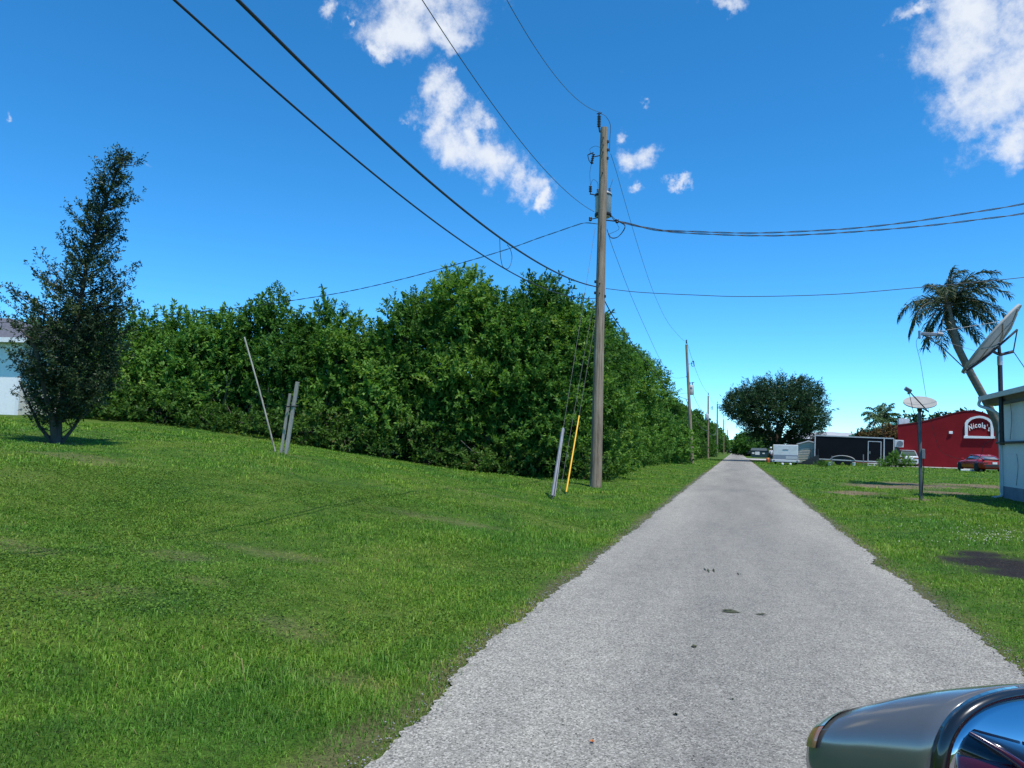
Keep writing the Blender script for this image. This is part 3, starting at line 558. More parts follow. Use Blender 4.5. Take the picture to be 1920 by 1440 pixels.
# dark conical tree on the lawn
def conical():
    D = 16.0; s = D/F; rng = np.random.default_rng(11); B = P(107, 832, D); z0 = hz(B[0], B[1]); root = empty('conical_tree', (B[0], B[1], z0), 'tall dark ragged conical tree leaning right on the mound at the left edge', 'tree')
    Bz = np.array([B[0], B[1], z0]); right = CR*np.array([1, 1, 0]); right /= np.linalg.norm(right); deep = np.array([-right[1], right[0], 0])
    tab = [(822, 98, 118, 108), (800, 88, 136, 110), (780, 66, 170, 114), (750, 46, 212, 120), (700, 34, 232, 128), (650, 36, 238, 136), (600, 18, 248, 146), (570, 22, 252, 150), (545, 40, 246, 154), (530, 66, 236, 158), (500, 102, 238, 163), (480, 128, 218, 165), (454, 146, 228, 174), (420, 150, 232, 184), (393, 150, 236, 194), (350, 174, 244, 207), (320, 187, 246, 218), (300, 205, 248, 229), (284, 222, 250, 240)]
    ys = np.array([t[0] for t in tab])[::-1]; xl = np.array([t[1] for t in tab])[::-1]; xr = np.array([t[2] for t in tab])[::-1]; xc = np.array([t[3] for t in tab])[::-1]
    def loc(px, py, dp=0.0): q = P(px, py, D); return q+deep*dp-Bz
    pts = []; outs = []; tws = []; cvs = []; branches = []
    for i in range(400):
        y = 284+500*(i/400)**.85; y = min(822, y+rng.uniform(-6, 6)); a = rng.uniform(0, 2*PI); l = np.interp(y, ys, xc)-np.interp(y, ys, xl); r = np.interp(y, ys, xr)-np.interp(y, ys, xc)
        ca = math.cos(a); ext = (l if ca < 0 else r)*s; dep = min((l+r)/2*s, 1.1); q = rng.uniform(.35, 1.08)
        rise = rng.uniform(.25, .6)*min(1, ext/.5)*q; tip = loc(np.interp(y, ys, xc), y)+right*ca*ext*q+deep*math.sin(a)*dep*q
        yb = min(828, y+rise/s*1.1); st = loc(np.interp(yb, ys, xc), yb); midp = st*.5+tip*.5+np.array([0, 0, -.08*q]); ln = np.linalg.norm(tip-st)
        branches.append((st, midp, tip)); m = max(4, int(ln*12)); t = rng.uniform(.25, 1, m)**.8
        if ca < -.3 and 440 < y < 600: m = max(3, int(m*.55)); t = rng.uniform(.35, 1, m)
        t = t[:m, None]; c = (1-t)**2*st+2*t*(1-t)*midp+t*t*tip+rng.normal(0, .05, (m, 3)); d = norm(tip-st)
        pts.append(c); outs.append(np.tile(d, (m, 1))); cvs.append(np.full(m, rng.uniform(.2, 1))); tws.append(norm(d*.7+rng.normal(0, .55, (m, 3))+[0, 0, .25]))
    for tx, ty, sx_, sy_ in [(-2, 533, 140, 612), (22, 540, 140, 600), (73, 477, 150, 560), (60, 500, 146, 575), (104, 437, 158, 520), (125, 424, 160, 500), (137, 393, 178, 450), (165, 350, 200, 410), (187, 314, 214, 360), (219, 282, 236, 310), (250, 285, 236, 310), (252, 360, 206, 390), (252, 495, 170, 545), (250, 530, 165, 585), (256, 570, 160, 620), (-5, 580, 130, 660), (10, 560, 140, 640)]:
        tip = loc(tx, ty, rng.uniform(-.3, .3)); st = loc(sx_, sy_); midp = (st+tip)/2+np.array([0, 0, -.10]); ln = np.linalg.norm(tip-st); branches.append((st, midp, tip)); m = int(ln*11)+3; t = rng.uniform(.35, 1, m)[:, None]
        c = (1-t)**2*st+2*t*(1-t)*midp+t*t*tip+rng.normal(0, .035, (m, 3)); d = norm(tip-st); pts.append(c); outs.append(np.tile(d, (m, 1))); cvs.append(np.full(m, rng.uniform(.3, .9))); tws.append(norm(d*.8+rng.normal(0, .5, (m, 3))+[0, 0, .3]))
    p = np.concatenate(pts); o = np.concatenate(outs); cv = np.concatenate(cvs); tw = np.concatenate(tws)
    V, v = leaves_from(p, o, 12, .19, .027, .072, cv, tw=tw, nrm=.5)
    # a denser heart low in the crown
    n = 900; y = rng.uniform(590, 755, n); t = rng.uniform(-1, 1, n); dpp = rng.uniform(-.8, .8, n); hx = np.where(t < 0, np.interp(y, ys, xc)-np.interp(y, ys, xl), np.interp(y, ys, xr)-np.interp(y, ys, xc))*.72
    q = np.array([loc(np.interp(a, ys, xc)+b*c, a, e*math.sqrt(max(0, 1-b*b))) for a, b, c, e in zip(y, t, hx, dpp)]); V2, v2 = leaves_from(q, norm(q-[0, 0, 1]), 10, .22, .032, .078, rng.uniform(0, .6, n), nrm=.5)
    V = np.concatenate([V, V2]); v = np.concatenate([v, v2]); npmesh('crown', V, quads(len(V)//4), M['leafC'], {'v': v}, root)
    mb = MB(); lead = [loc(x, y) for x, y in ((107, 838), (109, 790), (128, 700), (145, 600), (162, 500), (190, 400), (220, 320), (241, 285))]
    mb.tube(lead, [.10, .075, .06, .05, .04, .03, .018, .008], 8); mb.tube([P(x, y, D-1.1*k/5)-Bz for k, (x, y) in enumerate(((103, 834), (98, 790), (86, 740), (76, 690), (62, 640), (38, 618)))], [.075, .062, .056, .05, .036, .014], 8)
    for k in (-1, 1): mb.tube([loc(107+k*4, 835), loc(107+k*22, 800, .2*k), loc(110+k*50, 720, .4*k)], [.05, .035, .015], 6)
    for a, b, c in branches: mb.tube([a, b, c], [.013, .009, .003], 4, cap=False)
    mb.build('trunk', M['bark'], root)
conical()

# palms
def frond(mbr, verts, vals, c, az, el, L, leaf, droop, wl=.022, n=34, wind=(0, 0, 0)):
    d = Vector((math.cos(az)*math.cos(el), math.sin(az)*math.cos(el), math.sin(el))); p = Vector(c); pts = [p.copy()]; st = L/14; wind = Vector(wind)
    for i in range(14): p = p+d*st; pts.append(p.copy()); d = (d+Vector((0, 0, -droop*(.5+i*.07)))+wind*.05).normalized()
    mbr.tube(pts, [.028-.0017*i for i in range(15)], 5)
    for i in range(n):
        t = 1.2+i*12.6/n; k = int(t); q = pts[k].lerp(pts[min(14, k+1)], t-k); tg = (pts[min(14, k+1)]-pts[k]).normalized(); sd_ = tg.cross(Vector((0, 0, 1))).normalized(); ll = leaf*(1-.55*abs(t/14-.45)*1.4)
        for s in (-1, 1):
            for rep in range(2):
                dd = (sd_*s*random.uniform(.45, 1)+tg*random.uniform(.4, .8)+Vector((0, 0, random.uniform(-.7, .5)))+wind*.3).normalized(); m_ = q+dd*ll*.5; e = m_+(dd+Vector((0, 0, -.9))).normalized()*ll*.5; w = dd.cross(Vector((random.uniform(-1, 1), random.uniform(-1, 1), .6))).normalized()*wl
                verts += [q-w*.5, q+w*.5, m_+w, m_-w]; verts += [m_-w, m_+w, e+w*.15, e-w*.15]; vals += [random.random()]*8
def leaning_palm():
    D = 32.0; path = [P(x, y, D) for x, y in ((1893, 905), (1880, 835), (1868, 790), (1845, 745), (1820, 700), (1795, 650), (1780, 600), (1776, 572))]; b = path[0].copy(); b[2] = hz(b[0], b[1]); path[0] = b
    root = empty('palm_tree', b, 'tall palm leaning left behind the white house and the large dish', 'palm'); L = Vector(b); mb = MB(); rs = [.19, .17, .165, .16, .155, .15, .2, .13]
    mb.tube([Vector(p)-L for p in path], rs, 12).build('trunk', M['palmbark'], root); c = Vector(path[-1])-L; vs = []; va = []; mr = MB()
    ri = CR; dp = np.array([-CR[1], CR[0], 0])
    # (screen angle, length, droop, toward/away)
    for ang, ln, dr, dpz in [(96, 1.9, .02, 0), (84, 2.7, .12, .2), (104, 2.3, .13, .5), (78, 2.8, .13, -.4), (62, 2.9, .12, -.5), (42, 2.9, .12, .5), (55, 3.0, .10, .1),  (70, 2.7, .13, .2), (50, 3.0, .14, -.3), (35, 2.9, .15, .3), (20, 2.9, .13, -.2), (5, 2.9, .13, .3), (-8, 2.8, .12, -.2), (-30, 2.4, .1, .2), (150, 2.6, .16, .3), (165, 2.7, .14, -.3), (178, 2.6, .16, .2), (200, 2.4, .14, -.2), (125, 2.2, .15, -.6), (-55, 2.2, .08, -.2), (-75, 2.0, .05, .3), (225, 2.4, .08, .3), (245, 2.6, .06, -.1), (60, 2.2, .14, -.9), (120, 2.2, .14, .9), (30, 2.3, .12, .9), (10, 2.3, .14, -.9), (85, 2.3, .12, .6)]:
        a = math.radians(ang); d = Vector(ri*math.cos(a)+dp*dpz+np.array([0, 0, 1])*math.sin(a)).normalized(); az = math.atan2(d.y, d.x); el = math.asin(d.z)
        frond(mr, vs, va, c, az, el, ln*.9, .60, dr*1.05, .018, 34, wind=tuple(ri*.8))
    stem = mr.build('frond_stem', M['palm'] if False else M['palmbark'], root)
    npmesh('crown', np.array([tuple(v) for v in vs]), quads(len(vs)//4), M['palm'], {'v': va}, root)
leaning_palm()
def small_palm():
    D = 88.0; b = P(1655, 872, D); b[2] = hz(b[0], b[1]); root = empty('palm_tree', b, 'small feathery palm rising behind the black trailer, left of the red wall', 'palm'); c = P(1655, 788, D)-b
    MB().tube([(0, 0, -.1), (0, 0, c[2]*.5), tuple(c)], [.2, .17, .13], 10).build('trunk', M['palmbark'], root); vs = []; va = []; mr = MB()
    for i in range(20): frond(mr, vs, va, tuple(c), i*2.4, random.uniform(.1, 1.3), 2.5, .7, .10, .045, 26)
    mr.build('frond_stem', M['palmbark'], root); npmesh('crown', np.array([tuple(v) for v in vs]), quads(len(vs)//4), M['palmy'], {'v': va}, root)
small_palm()
#SECTION2
# ------------------------------------------------------------------ utility poles and wires
def catmull(pts, k=8):
    pts = [Vector(p) for p in pts]; q = [pts[0]*2-pts[1]]+pts+[pts[-1]*2-pts[-2]]; out = []
    for i in range(1, len(q)-2):
        a, b, c, d = q[i-1:i+3]
        for j in range(k):
            t = j/k; out.append(.5*((2*b)+(c-a)*t+(2*a-5*b+4*c-d)*t*t+(3*b-a-3*c+d)*t**3))
    out.append(pts[-1]); return out
def wire(pts, r, name, label, cat='cable', m='cable', group=None, k=8, n=6):
    pts = catmull(pts, k) if k > 1 else [Vector(p) for p in pts]; o = MB().tube(pts, r, n).build(name, M[m], origin=tuple(pts[0])); return tag(o, label, cat, group)
def twisted(pts, r, name, label, cat='cable', pitch=1.1, off=.02, strands=2, m='cable'):
    pts = catmull(pts, 12); mb = MB(); acc = 0; ang = []
    for i, p in enumerate(pts):
        if i: acc += (p-pts[i-1]).length
        ang.append(acc/pitch*2*PI)
    for s in range(strands):
        q = [p+Vector((0, math.cos(a+s*2*PI/strands), math.sin(a+s*2*PI/strands)))*off for p, a in zip(pts, ang)]; mb.tube(q, r, 5)
    return tag(mb.build(name, M[m], origin=tuple(pts[0])), label, cat)
PY = 24.28; PO = (-4.37, PY)
def PP(px, py, dy=0.0): return PL(px, py, (0, PY+dy), (0, 1))          # plane across the lane through the pole
def WX(px, py, x=-4.3): return PL(px, py, (x, 0), (1, 0))               # plane along the pole line
pb = PP(1117, 917); pb[2] = hz(pb[0], pb[1])-.05; ptop = PP(1133, 240)
root = empty('utility_pole', pb, 'weathered wooden utility pole with grey transformer, the nearest one', 'utility pole')
def seg(a, b, t): return Vector(a).lerp(Vector(b), t)
def ax(py): # point on the pole axis at picture height py
    t = (917-py)/(917-240); return seg(pb, PP(1133, 240), t)
shaft = [Vector(pb)-Vector((0, 0, .4))]+[ax(y) for y in (917, 780, 640, 500, 370, 240)]
child(MB().tube(shaft, [.20, .195, .18, .165, .15, .14, .128], 20), 'shaft', M['wood'], root)
mb = MB(); b1 = ax(247)+Vector((-.15, 0, 0)); t1 = Vector(PP(1123, 212)); mb.cyl(ax(250), b1, .02); mb.cyl(b1, Vector(PP(1123, 238)), .025); child(mb, 'pin_bracket', M['steel_dk'], root)
mb = MB(); lo = Vector(PP(1123, 238)); prof = []
for i in range(7):
    z = i*.058; prof += [(.035, z), (.075, z+.018), (.035, z+.04)]
mb.lathe(prof, lo, 14); mb.cyl(lo+Vector((0, 0, .4)), lo+Vector((0, 0, .50)), .03); mb.cyl(lo+Vector((-.08, 0, .47)), lo+Vector((.08, 0, .47)), .02); child(mb, 'top_insulator', M['insul'], root)
# fuse cutout on its arm
mb = MB(); a = ax(292); c = Vector(PP(1109, 297)); mb.cyl(a, c+Vector((.10, -.05, .03)), .018); child(mb, 'cutout_arm', M['steel_dk'], root)
mb = MB(); R = Matrix.Rotation(math.radians(-14), 3, 'Y')
prof = []
for i in range(5): prof += [(.03, -.17+i*.07), (.062, -.15+i*.07), (.03, -.125+i*.07)]
mb.lathe(prof, c+Vector((.04, 0, 0)), 12, R=Matrix.Rotation(math.radians(12), 3, 'Y')); mb.tube([c+Vector((-.03, 0, .19)), c+Vector((-.13, 0, .12)), c+Vector((-.09, 0, -.05)), c+Vector((.0, 0, -.19))], .016, 6); mb.cyl(c+Vector((-.13, 0, .13)), c+Vector((.07, 0, .2)), .018); mb.cyl(c+Vector((0, 0, -.19)), c+Vector((.07, 0, -.16)), .022)
child(mb, 'fuse_cutout', M['insul'], root)
mb = MB(); c2 = Vector(PP(1107, 354)); prof = []
for i in range(4): prof += [(.035, -.11+i*.055), (.062, -.095+i*.055), (.035, -.07+i*.055)]
mb.lathe(prof, c2, 12); mb.cyl(c2+Vector((0, 0, -.2)), c2+Vector((0, 0, -.1)), .015); child(mb, 'surge_arrester', M['insul'], root)
mb = MB(); mb.tube([c2+Vector((0, 0, -.18)), c2+Vector((.18, .1, -.2)), ax(365)+Vector((-.2, .2, 0))], .02, 6); child(mb, 'arrester_bracket', M['steel_dk'], root)
# transformer behind the pole
tc = Vector(PP(1131, 385, .46))
mb = MB(); mb.lathe([(.22, -.42), (.275, -.36), (.28, .34), (.29, .36), (.29, .39), (.20, .46), (.06, .49)], tc, 28); tr = child(mb, 'transformer', M['tank'], root)
kid_of(MB().lathe([(.262, -.40), (.286, -.385), (.286, -.30), (.284, -.295)], tc, 28), 'base_band', M['steel_dk'], tr)
kid_of(MB().lathe([(.292, .31), (.298, .315), (.298, .35), (.292, .355)], tc, 28), 'clamp_ring', M['steel_dk'], tr)
for sx in (-.19, .21):
    mb = MB(); prof = []
    for i in range(4): prof += [(.03, i*.055), (.055, .02+i*.055), (.03, .04+i*.055)]
    mb.lathe(prof, tc+Vector((sx, 0, .38)), 10); kid_of(mb, 'bushing', M['greyplas'], tr)
for dz in (.22, -.22): kid_of(MB().box(tc+Vector((0, -.30, dz)), (.12, .14, .10)), 'hanger', M['galv'], tr)
mb = MB(); mb.cyl(ax(412), Vector(PP(1107, 411)), .016); mb.cyl(ax(417), Vector(PP(1157, 415)), .022); child(mb, 'service_arm', M['steel_dk'], root)
for q in (Vector(PP(1107, 411)), Vector(PP(1157, 415))): child(MB().lathe([(.02, -.07), (.055, -.05), (.055, -.01), (.03, 0), (.055, .02), (.055, .06), (.02, .07)], q, 12), 'spool_insulator', M['insul'], root)
mb = MB()
mb.tube(catmull([lo+Vector((.03, 0, .47)), lo+Vector((.22, .02, .36)), lo+Vector((.38, .05, .05)), ax(262)+Vector((.2, 0, 0)), ax(288)+Vector((.2, 0, 0))]), .009, 5)
mb.tube(catmull([ax(278)+Vector((-.12, -.05, 0)), Vector(PP(1115, 274)), Vector(PP(1106, 280)), c+Vector((-.02, 0, .2))]), .006, 5)
mb.tube(catmull([c+Vector((0, 0, -.19)), Vector(PP(1106, 325)), c2+Vector((0, 0, .1))]), .006, 5)
mb.tube(catmull([c2+Vector((0, 0, .1)), Vector(PP(1112, 337)), Vector(PP(1120, 342)), tc+Vector((-.19, 0, .6))]), .006, 5)
mb.tube(catmull([tc+Vector((.21, 0, .58)), Vector(PP(1147, 343)), Vector(PP(1149, 336))]), .006, 5)
for k in range(2): mb.tube(catmull([tc+Vector((.22, -.02, -.3)), Vector(PP(1150, 408+k*3)), Vector(PP(1157, 414)), Vector(PP(1172, 425-k*2)), Vector(PP(1160, 443)), Vector(PP(1146, 445+k)), Vector(PP(1138, 432))]), .011, 5)
mb.tube(catmull([Vector(PP(1157, 420)), Vector(PP(1160, 430)), Vector(PP(1140, 440))]), .006, 5)
mb.tube([ax(430)+Vector((.0, -.15, 0)), ax(600)+Vector((-.1, -.14, 0)), ax(900)+Vector((-.12, -.16, 0))], .006, 5)
child(mb, 'jumper_wire', M['cable'], root)
for y, dx in ((268, .14), (284, .15), (300, .14), (535, -.17), (556, -.17), (563, .16)): child(MB().box(ax(y)+Vector((dx, -.03, 0)), (.07, .07, .09), bev=.012), 'clamp', M['steel_dk'], root)
for y in (262, 276, 290, 330, 540, 558): child(MB().cyl(ax(y)+Vector((0, -.11, 0)), ax(y)+Vector((0, -.18, 0)), .022, 8), 'bolt', M['steel_dk'], root)
# spans on the pole line
def px_(L, x=-4.3): return [WX(a, b, x) for a, b in L]
def overhead(L, x, deg=3, first=None):
    """smooth span through the sighted points, carried on to the next pole behind the camera"""
    p = np.array(px_(L, x)); 
    if first is not None: p[0] = np.array(first)
    wt = np.ones(len(p)); wt[0] = 6; c = np.polyfit(p[:, 1], p[:, 2], deg, w=wt); y0, y1 = p[0, 1], p[:, 1].min(); ys = np.linspace(y0, y1, 16)
    out = [np.array([x, y, np.polyval(c, y)]) for y in ys]; out[0] = p[0]; z1 = out[-1][2]; d1 = np.polyval(np.polyder(c), y1); ye = -22.0; h = y1-ye; ze = p[0, 2]; de = -abs(ze-z1)*3/h-.02
    for t in np.linspace(.08, 1, 14):
        H0 = 2*t**3-3*t*t+1; H1 = t**3-2*t*t+t; H2 = -2*t**3+3*t*t; H3 = t**3-t*t; out.append(np.array([x, y1-h*t, H0*z1+H1*(-h*d1)+H2*ze+H3*(-h*de)]))
    return out
wire(overhead([(1118, 206), (1088, 190), (1037, 138), (986, 62), (951, 0)], -4.25, 2, lo+Vector((0, 0, .47))), .008, 'primary_wire', 'thin high wire running from the top insulator overhead toward the camera', 'power line', 'wire')
wire(overhead([(1114, 397), (1030, 324), (964, 255), (906, 171), (851, 87), (791, 0)], -4.32, 2), .008, 'neutral_wire', 'thin wire reaching the near pole just below the transformer from overhead', 'power line', 'wire')
wire(overhead([(1120, 538), (1096, 532), (1041, 508), (985, 480), (934, 444), (880, 403), (800, 335), (700, 243), (600, 151), (443, 0)], -4.37), .019, 'telephone_cable', 'upper and thicker of the two black cables crossing the sky at the left', 'cable')
wire(overhead([(1120, 559), (1067, 555), (1034, 546), (974, 519), (942, 501), (880, 463), (820, 419), (700, 326), (600, 239), (325, 0)], -4.40), .012, 'telephone_cable', 'lower and thinner of the two black cables crossing the sky at the left', 'cable')
wire(px_([(937, 447), (938, 475), (940, 490), (943, 500)], -4.38)+px_([(951, 504), (957, 497), (960, 482), (957, 468), (951, 459)], -4.38), .006, 'cable_loop', 'slack loop of cable hanging between the two black cables', 'cable')
wire(px_([(1145, 288), (1156, 323), (1182, 414), (1210, 505), (1231, 562), (1254, 607), (1279, 636), (1287, 640)], -4.2), .008, 'primary_wire', 'thin high wire sagging from the near pole to the top of the second pole', 'power line', 'wire')
wire(px_([(1138, 429), (1145, 453), (1158, 489), (1184, 556), (1215, 626), (1241, 680), (1263, 708), (1290, 706)], -4.25), .008, 'neutral_wire', 'thin wire sagging from below the transformer toward the second pole', 'power line', 'wire')
wire(px_([(1134, 565), (1152, 597), (1177, 632), (1193, 655), (1230, 702), (1262, 738), (1292, 750)], -4.6), .022, 'telephone_cable', 'black cable dropping from the near pole behind the leaves toward the second pole', 'cable')
# services
drop = [(1122, 420), (1097, 418), (1075, 424), (1049, 433), (1011, 446), (964, 463), (910, 480), (858, 495), (767, 520), (664, 544), (583, 558), (480, 573), (380, 584), (230, 596), (60, 603), (-60, 606)]
twisted([PP(a, b) for a, b in drop], .008, 'service_cable', 'twisted service cable running left from the pole above the thicket to the pale house', 'cable', .9, .011)
for k, (L, lab) in enumerate([([(1158, 414), (1230, 430), (1300, 434), (1400, 437), (1500, 434), (1600, 428), (1700, 417), (1800, 402), (1920, 382)], 'upper of the two twisted service cables leading right from the pole'),
                 ([(1160, 416), (1240, 433), (1350, 440), (1450, 442), (1550, 438), (1650, 431), (1750, 422), (1840, 411), (1920, 400)], 'lower of the two twisted service cables leading right from the pole')]):
    q = [PP(a, b, -.05*k) for a, b in L]; e = q[-1]*2-q[-2]; q += [e+np.array([0, 0, .15]), e+(q[-1]-q[-2])*2+np.array([0, 0, .6]), e+(q[-1]-q[-2])*4+np.array([0, 0, 1.8])]
    twisted(q, .011, 'service_cable', lab, 'cable', 1.5, .015)
q = [PP(a, b, -.1) for a, b in [(1136, 541), (1200, 548), (1300, 553), (1400, 556), (1560, 552), (1700, 541), (1920, 520)]]; q += [q[-1]+(q[-1]-q[-2])*1.0+np.array([0, 0, .1]), q[-1]+(q[-1]-q[-2])*2.5+np.array([0, 0, .5])]
wire(q, .011, 'telephone_cable', 'single thin cable crossing the sky from the near pole to the right, passing the palm', 'cable')
# guys with their guards
def proj(p): d = np.array(p)-CP; return 960+F*(d@CR)/(d@CF), 720-F*(d@CU)/(d@CF)
def guy(A, B, top_py, gm, glab, wlab, r):
    A = Vector(A); B = Vector(B); ts = np.linspace(0, 1, 400); t = min(ts, key=lambda t: abs(proj(A.lerp(B, t))[1]-top_py))
    tag(MB().tube([A, B], .0055, 5).build('guy_wire', M['wire'], origin=tuple(A)), wlab, 'guy wire')
    if gm:
        d = (B-A).normalized(); a = A+d*.08+Vector((0, 0, 0)); b = A.lerp(B, t); mb = MB()
        if gm == 'yellow':
            mb.tube([a, b], [.025, .021], 12)
        else:
            s = d.cross(Vector((0, 1, 0))).normalized(); u = s.cross(d); ring = [(math.cos(q)*.047, math.sin(q)*.047) for q in np.linspace(-2.4, 2.4, 12)]+[(math.cos(q)*.038, math.sin(q)*.038) for q in np.linspace(2.4, -2.4, 12)]
            mb.loft([[p+s*x+u*y for x, y in ring] for p in (a, b)], smooth=False)
            mb.tube([a-s*.06, b-s*.02], [.018, .012], 6)
        o = mb.build('guy_wire_guard', M[gm], origin=tuple(a)); tag(o, glab, 'guy guard')
A1 = G(1035, 936, .04); A1[2] = hz(A1[0], A1[1]); A2 = A1+np.array([.12, .25, 0]); A3 = G(1061, 926, .04); A3[2] = hz(A3[0], A3[1])
guy(A1, PP(1116, 428), 803, 'greyplas', 'dark grey plastic guard leaning at the foot of a guy wire', 'guy wire coming out of the top of the grey guard, leftmost of the three', 0)
guy(A2, PP(1113, 566), 803, None, None, 'guy wire rising beside the grey guard, middle one of the three', 0)
guy(A3, PP(1118, 590), 780, 'yellow', 'bright yellow plastic guard leaning at the foot of a guy wire', 'guy wire coming out of the top of the yellow guard, nearest the pole', 0)

def far_pole(x, y, top, r0, label, tside=1, lean=0.0, equip=True):
    z0 = hz(x, y); root = empty('utility_pole', (x, y, z0), label, 'utility pole'); H = top-z0
    MB().tube([(0, 0, -.2), (lean*.5, 0, H*.5), (lean, 0, H)], [r0, r0*.85, r0*.65], 14).build('shaft', M['wood'], root)
    prof = []
    for i in range(5): prof += [(.04, H+.08+i*.08), (.09, H+.11+i*.08), (.04, H+.14+i*.08)]
    MB().lathe(prof, (lean, 0, 0), 10).build('top_insulator', M['insul'], root)
    if equip:
        zc = H-4.3 if y < 90 else H-3.2; cx = lean*.6+.18*tside; tr = MB().lathe([(.25, -.45), (.28, -.4), (.28, .4), (.2, .48), (.05, .5)], (cx, .42 if y < 90 else -.1, zc), 18).build('transformer', M['tank'], root)
        for bx in (-.1, .15): o = MB().cyl((cx+bx, .3, zc+.45), (cx+bx, .3, zc+.75), .04, 8).build('bushing', M['insul'], root); o.parent = tr
        mb = MB(); a = Vector((lean*.9, 0, H-1.9)); b = a+Vector((.55, 0, .1)); mb.cyl(a, b, .02, 6); mb.tube([b+Vector((0, 0, .22)), b+Vector((-.12, 0, .05)), b+Vector((-.1, 0, -.25)), b+Vector((.05, 0, -.3))], .035, 6); mb.cyl(b+Vector((.05, 0, .25)), b+Vector((.12, 0, -.28)), .045, 8); mb.build('fuse_cutout', M['insul'], root)
        mb = MB(); a = Vector((lean*.6, 0, H-4.6)); mb.tube(catmull([a, a+Vector((-.7, -.3, -.1)), a+Vector((-1.3, -.8, -.45)), a+Vector((-2.0, -1.6, -.9))]), .014, 5); mb.cyl(a+Vector((0, 0, .9)), a+Vector((.5, 0, 1.0)), .03, 6); mb.build('side_wire', M['cable'], root)
    return root
b2 = PL(1298, 862, (0, 72), (0, 1)); t2 = PL(1287, 646, (0, 72), (0, 1)); far_pole(b2[0], 72, t2[2], .17, 'second utility pole up the lane, leaning slightly left, with a small transformer', 1, t2[0]-b2[0])
for px, top, D, lab, r in [(1328, 742, 112, 'third utility pole up the lane, with a pale transformer on its left side', .16), (1345, 757, 150, 'fourth utility pole up the lane', .18), (1357, 786, 196, 'fifth utility pole up the lane', .19), (1364, 806, 245, 'sixth and farthest utility pole near the end of the lane', .2)]:
    q = P(px, top, D); far_pole(q[0], q[1], q[2], r, lab, -1, 0, D < 130)
polepts = [Vector(t2)+Vector((0, 0, .4))]+[Vector(P(px, top, D))+Vector((0, 0, .4)) for px, top, D in ((1328, 742, 112), (1345, 757, 150), (1357, 786, 196), (1364, 806, 245))]
for (a, b), nm in zip(zip(polepts, polepts[1:]), ('second to the third', 'third to the fourth', 'fourth to the fifth', 'fifth to the sixth')):
    for dz, rr, wn, wl in ((0, .014, 'primary_wire', 'high thin wire'), (-3.4, .02, 'neutral_wire', 'lower wire'), (-5.6, .03, 'telephone_cable', 'dark cable')):
        L = [a.lerp(b, t)+Vector((0, 0, dz-.9*4*t*(1-t))) for t in np.linspace(0, 1, 9)]; wire(L, rr, wn, '%s spanning from the %s utility pole' % (wl, nm), 'power line' if dz > -5 else 'cable', 'wire', k=1)

# ------------------------------------------------------------------ stakes on the mound
def board(a, b, w, d, name, label, cat='stake', m='stake', strap=None):
    a = Vector(a); b = Vector(b); t = (b-a).normalized(); s = t.cross(Vector((0, 1, 0))).normalized(); u = s.cross(t); mb = MB()
    rings = [[p+s*x*w/2*k+u*y*d/2 for x, y in ((-1, -1), (1, -1), (1, 1), (-1, 1))] for p, k in ((a-t*.1, .8), (a.lerp(b, .1), 1), (a.lerp(b, .5)+s*.004, 1), (b-t*.01, 1), (b, .85))]
    mb.loft(rings, smooth=False); o = mb.build(name, M[m], origin=tuple(a)); return tag(o, label, cat)
def onlawn(px, py, D): q = P(px, py, D); q[2] = hz(q[0], q[1])-.02; return q
bp = onlawn(517, 846, 18.2); bt = P(458, 632, 18.4); tag(MB().tube(catmull([bp, Vector(bp).lerp(Vector(bt), .5)+Vector((.02, 0, 0)), bt]), .021, 8).build('bare_pole', M['stake'], origin=tuple(bp)), 'thin bare grey pole tilting left out of the lawn, left of the two stakes', 'pole')
board(onlawn(536, 851, 18), P(558, 716, 18), .085, .045, 'stake', 'taller and nearer of the two weathered grey stakes standing in the lawn')
board(onlawn(527, 846, 18.2), P(544, 738, 18.2), .06, .04, 'stake', 'shorter splintered grey stake behind the taller one in the lawn')
q = Vector(P(547, 762, 18.05)); mb = MB(); mb.tube([q+Vector((math.cos(a)*.17, math.sin(a)*.07, .01*math.cos(a))) for a in np.linspace(0, 2*PI, 17)], .012, 6, cap=False); tag(mb.build('strap', M['blackplas'], origin=tuple(q)), 'black tie strap around the tops of the two lawn stakes', 'strap')

# ------------------------------------------------------------------ white house on the right
def wallbox(mb, a, b, z0, z1, depth, nrm): # box from a to b (xy), going back along nrm
    a = Vector((a[0], a[1], 0)); b = Vector((b[0], b[1], 0)); n = Vector((nrm[0], nrm[1], 0)).normalized()*depth
    mb.prism([a+Vector((0, 0, z0)), b+Vector((0, 0, z0)), b+n+Vector((0, 0, z0)), a+n+Vector((0, 0, z0))], (0, 0, z1-z0))
HA = Vector((8.56, 28.8, 0)); hd = Vector((.03, 1, 0)).normalized(); HB = HA-hd*17; hn = Vector((1, -.03, 0)).normalized()
root = empty('white_house', HA, 'white stucco house with grey painted base at the right edge', 'house')
mb = MB(); wallbox(mb, HA, HB, .42, 3.32, 9, hn); child(mb, 'wall', M['stucco_w'], root)
mb = MB(); wallbox(mb, HA-hn*.012+hd*.012, HB-hn*.012-hd*.012, -.2, .42, 9.03, hn); child(mb, 'base_band', M['band'], root)
mb = MB(); ov = .45; zt = 3.36
pr_ = [(-ov, zt), (-ov, zt+.10), (4.5, zt+1.0), (9+ov, zt+.10), (9+ov, zt)]
mb.prism([HA+hd*.65+hn*u+Vector((0, 0, z)) for u, z in pr_], -hd*18.3); roof = child(mb, 'roof', M['roofgrey'], root)
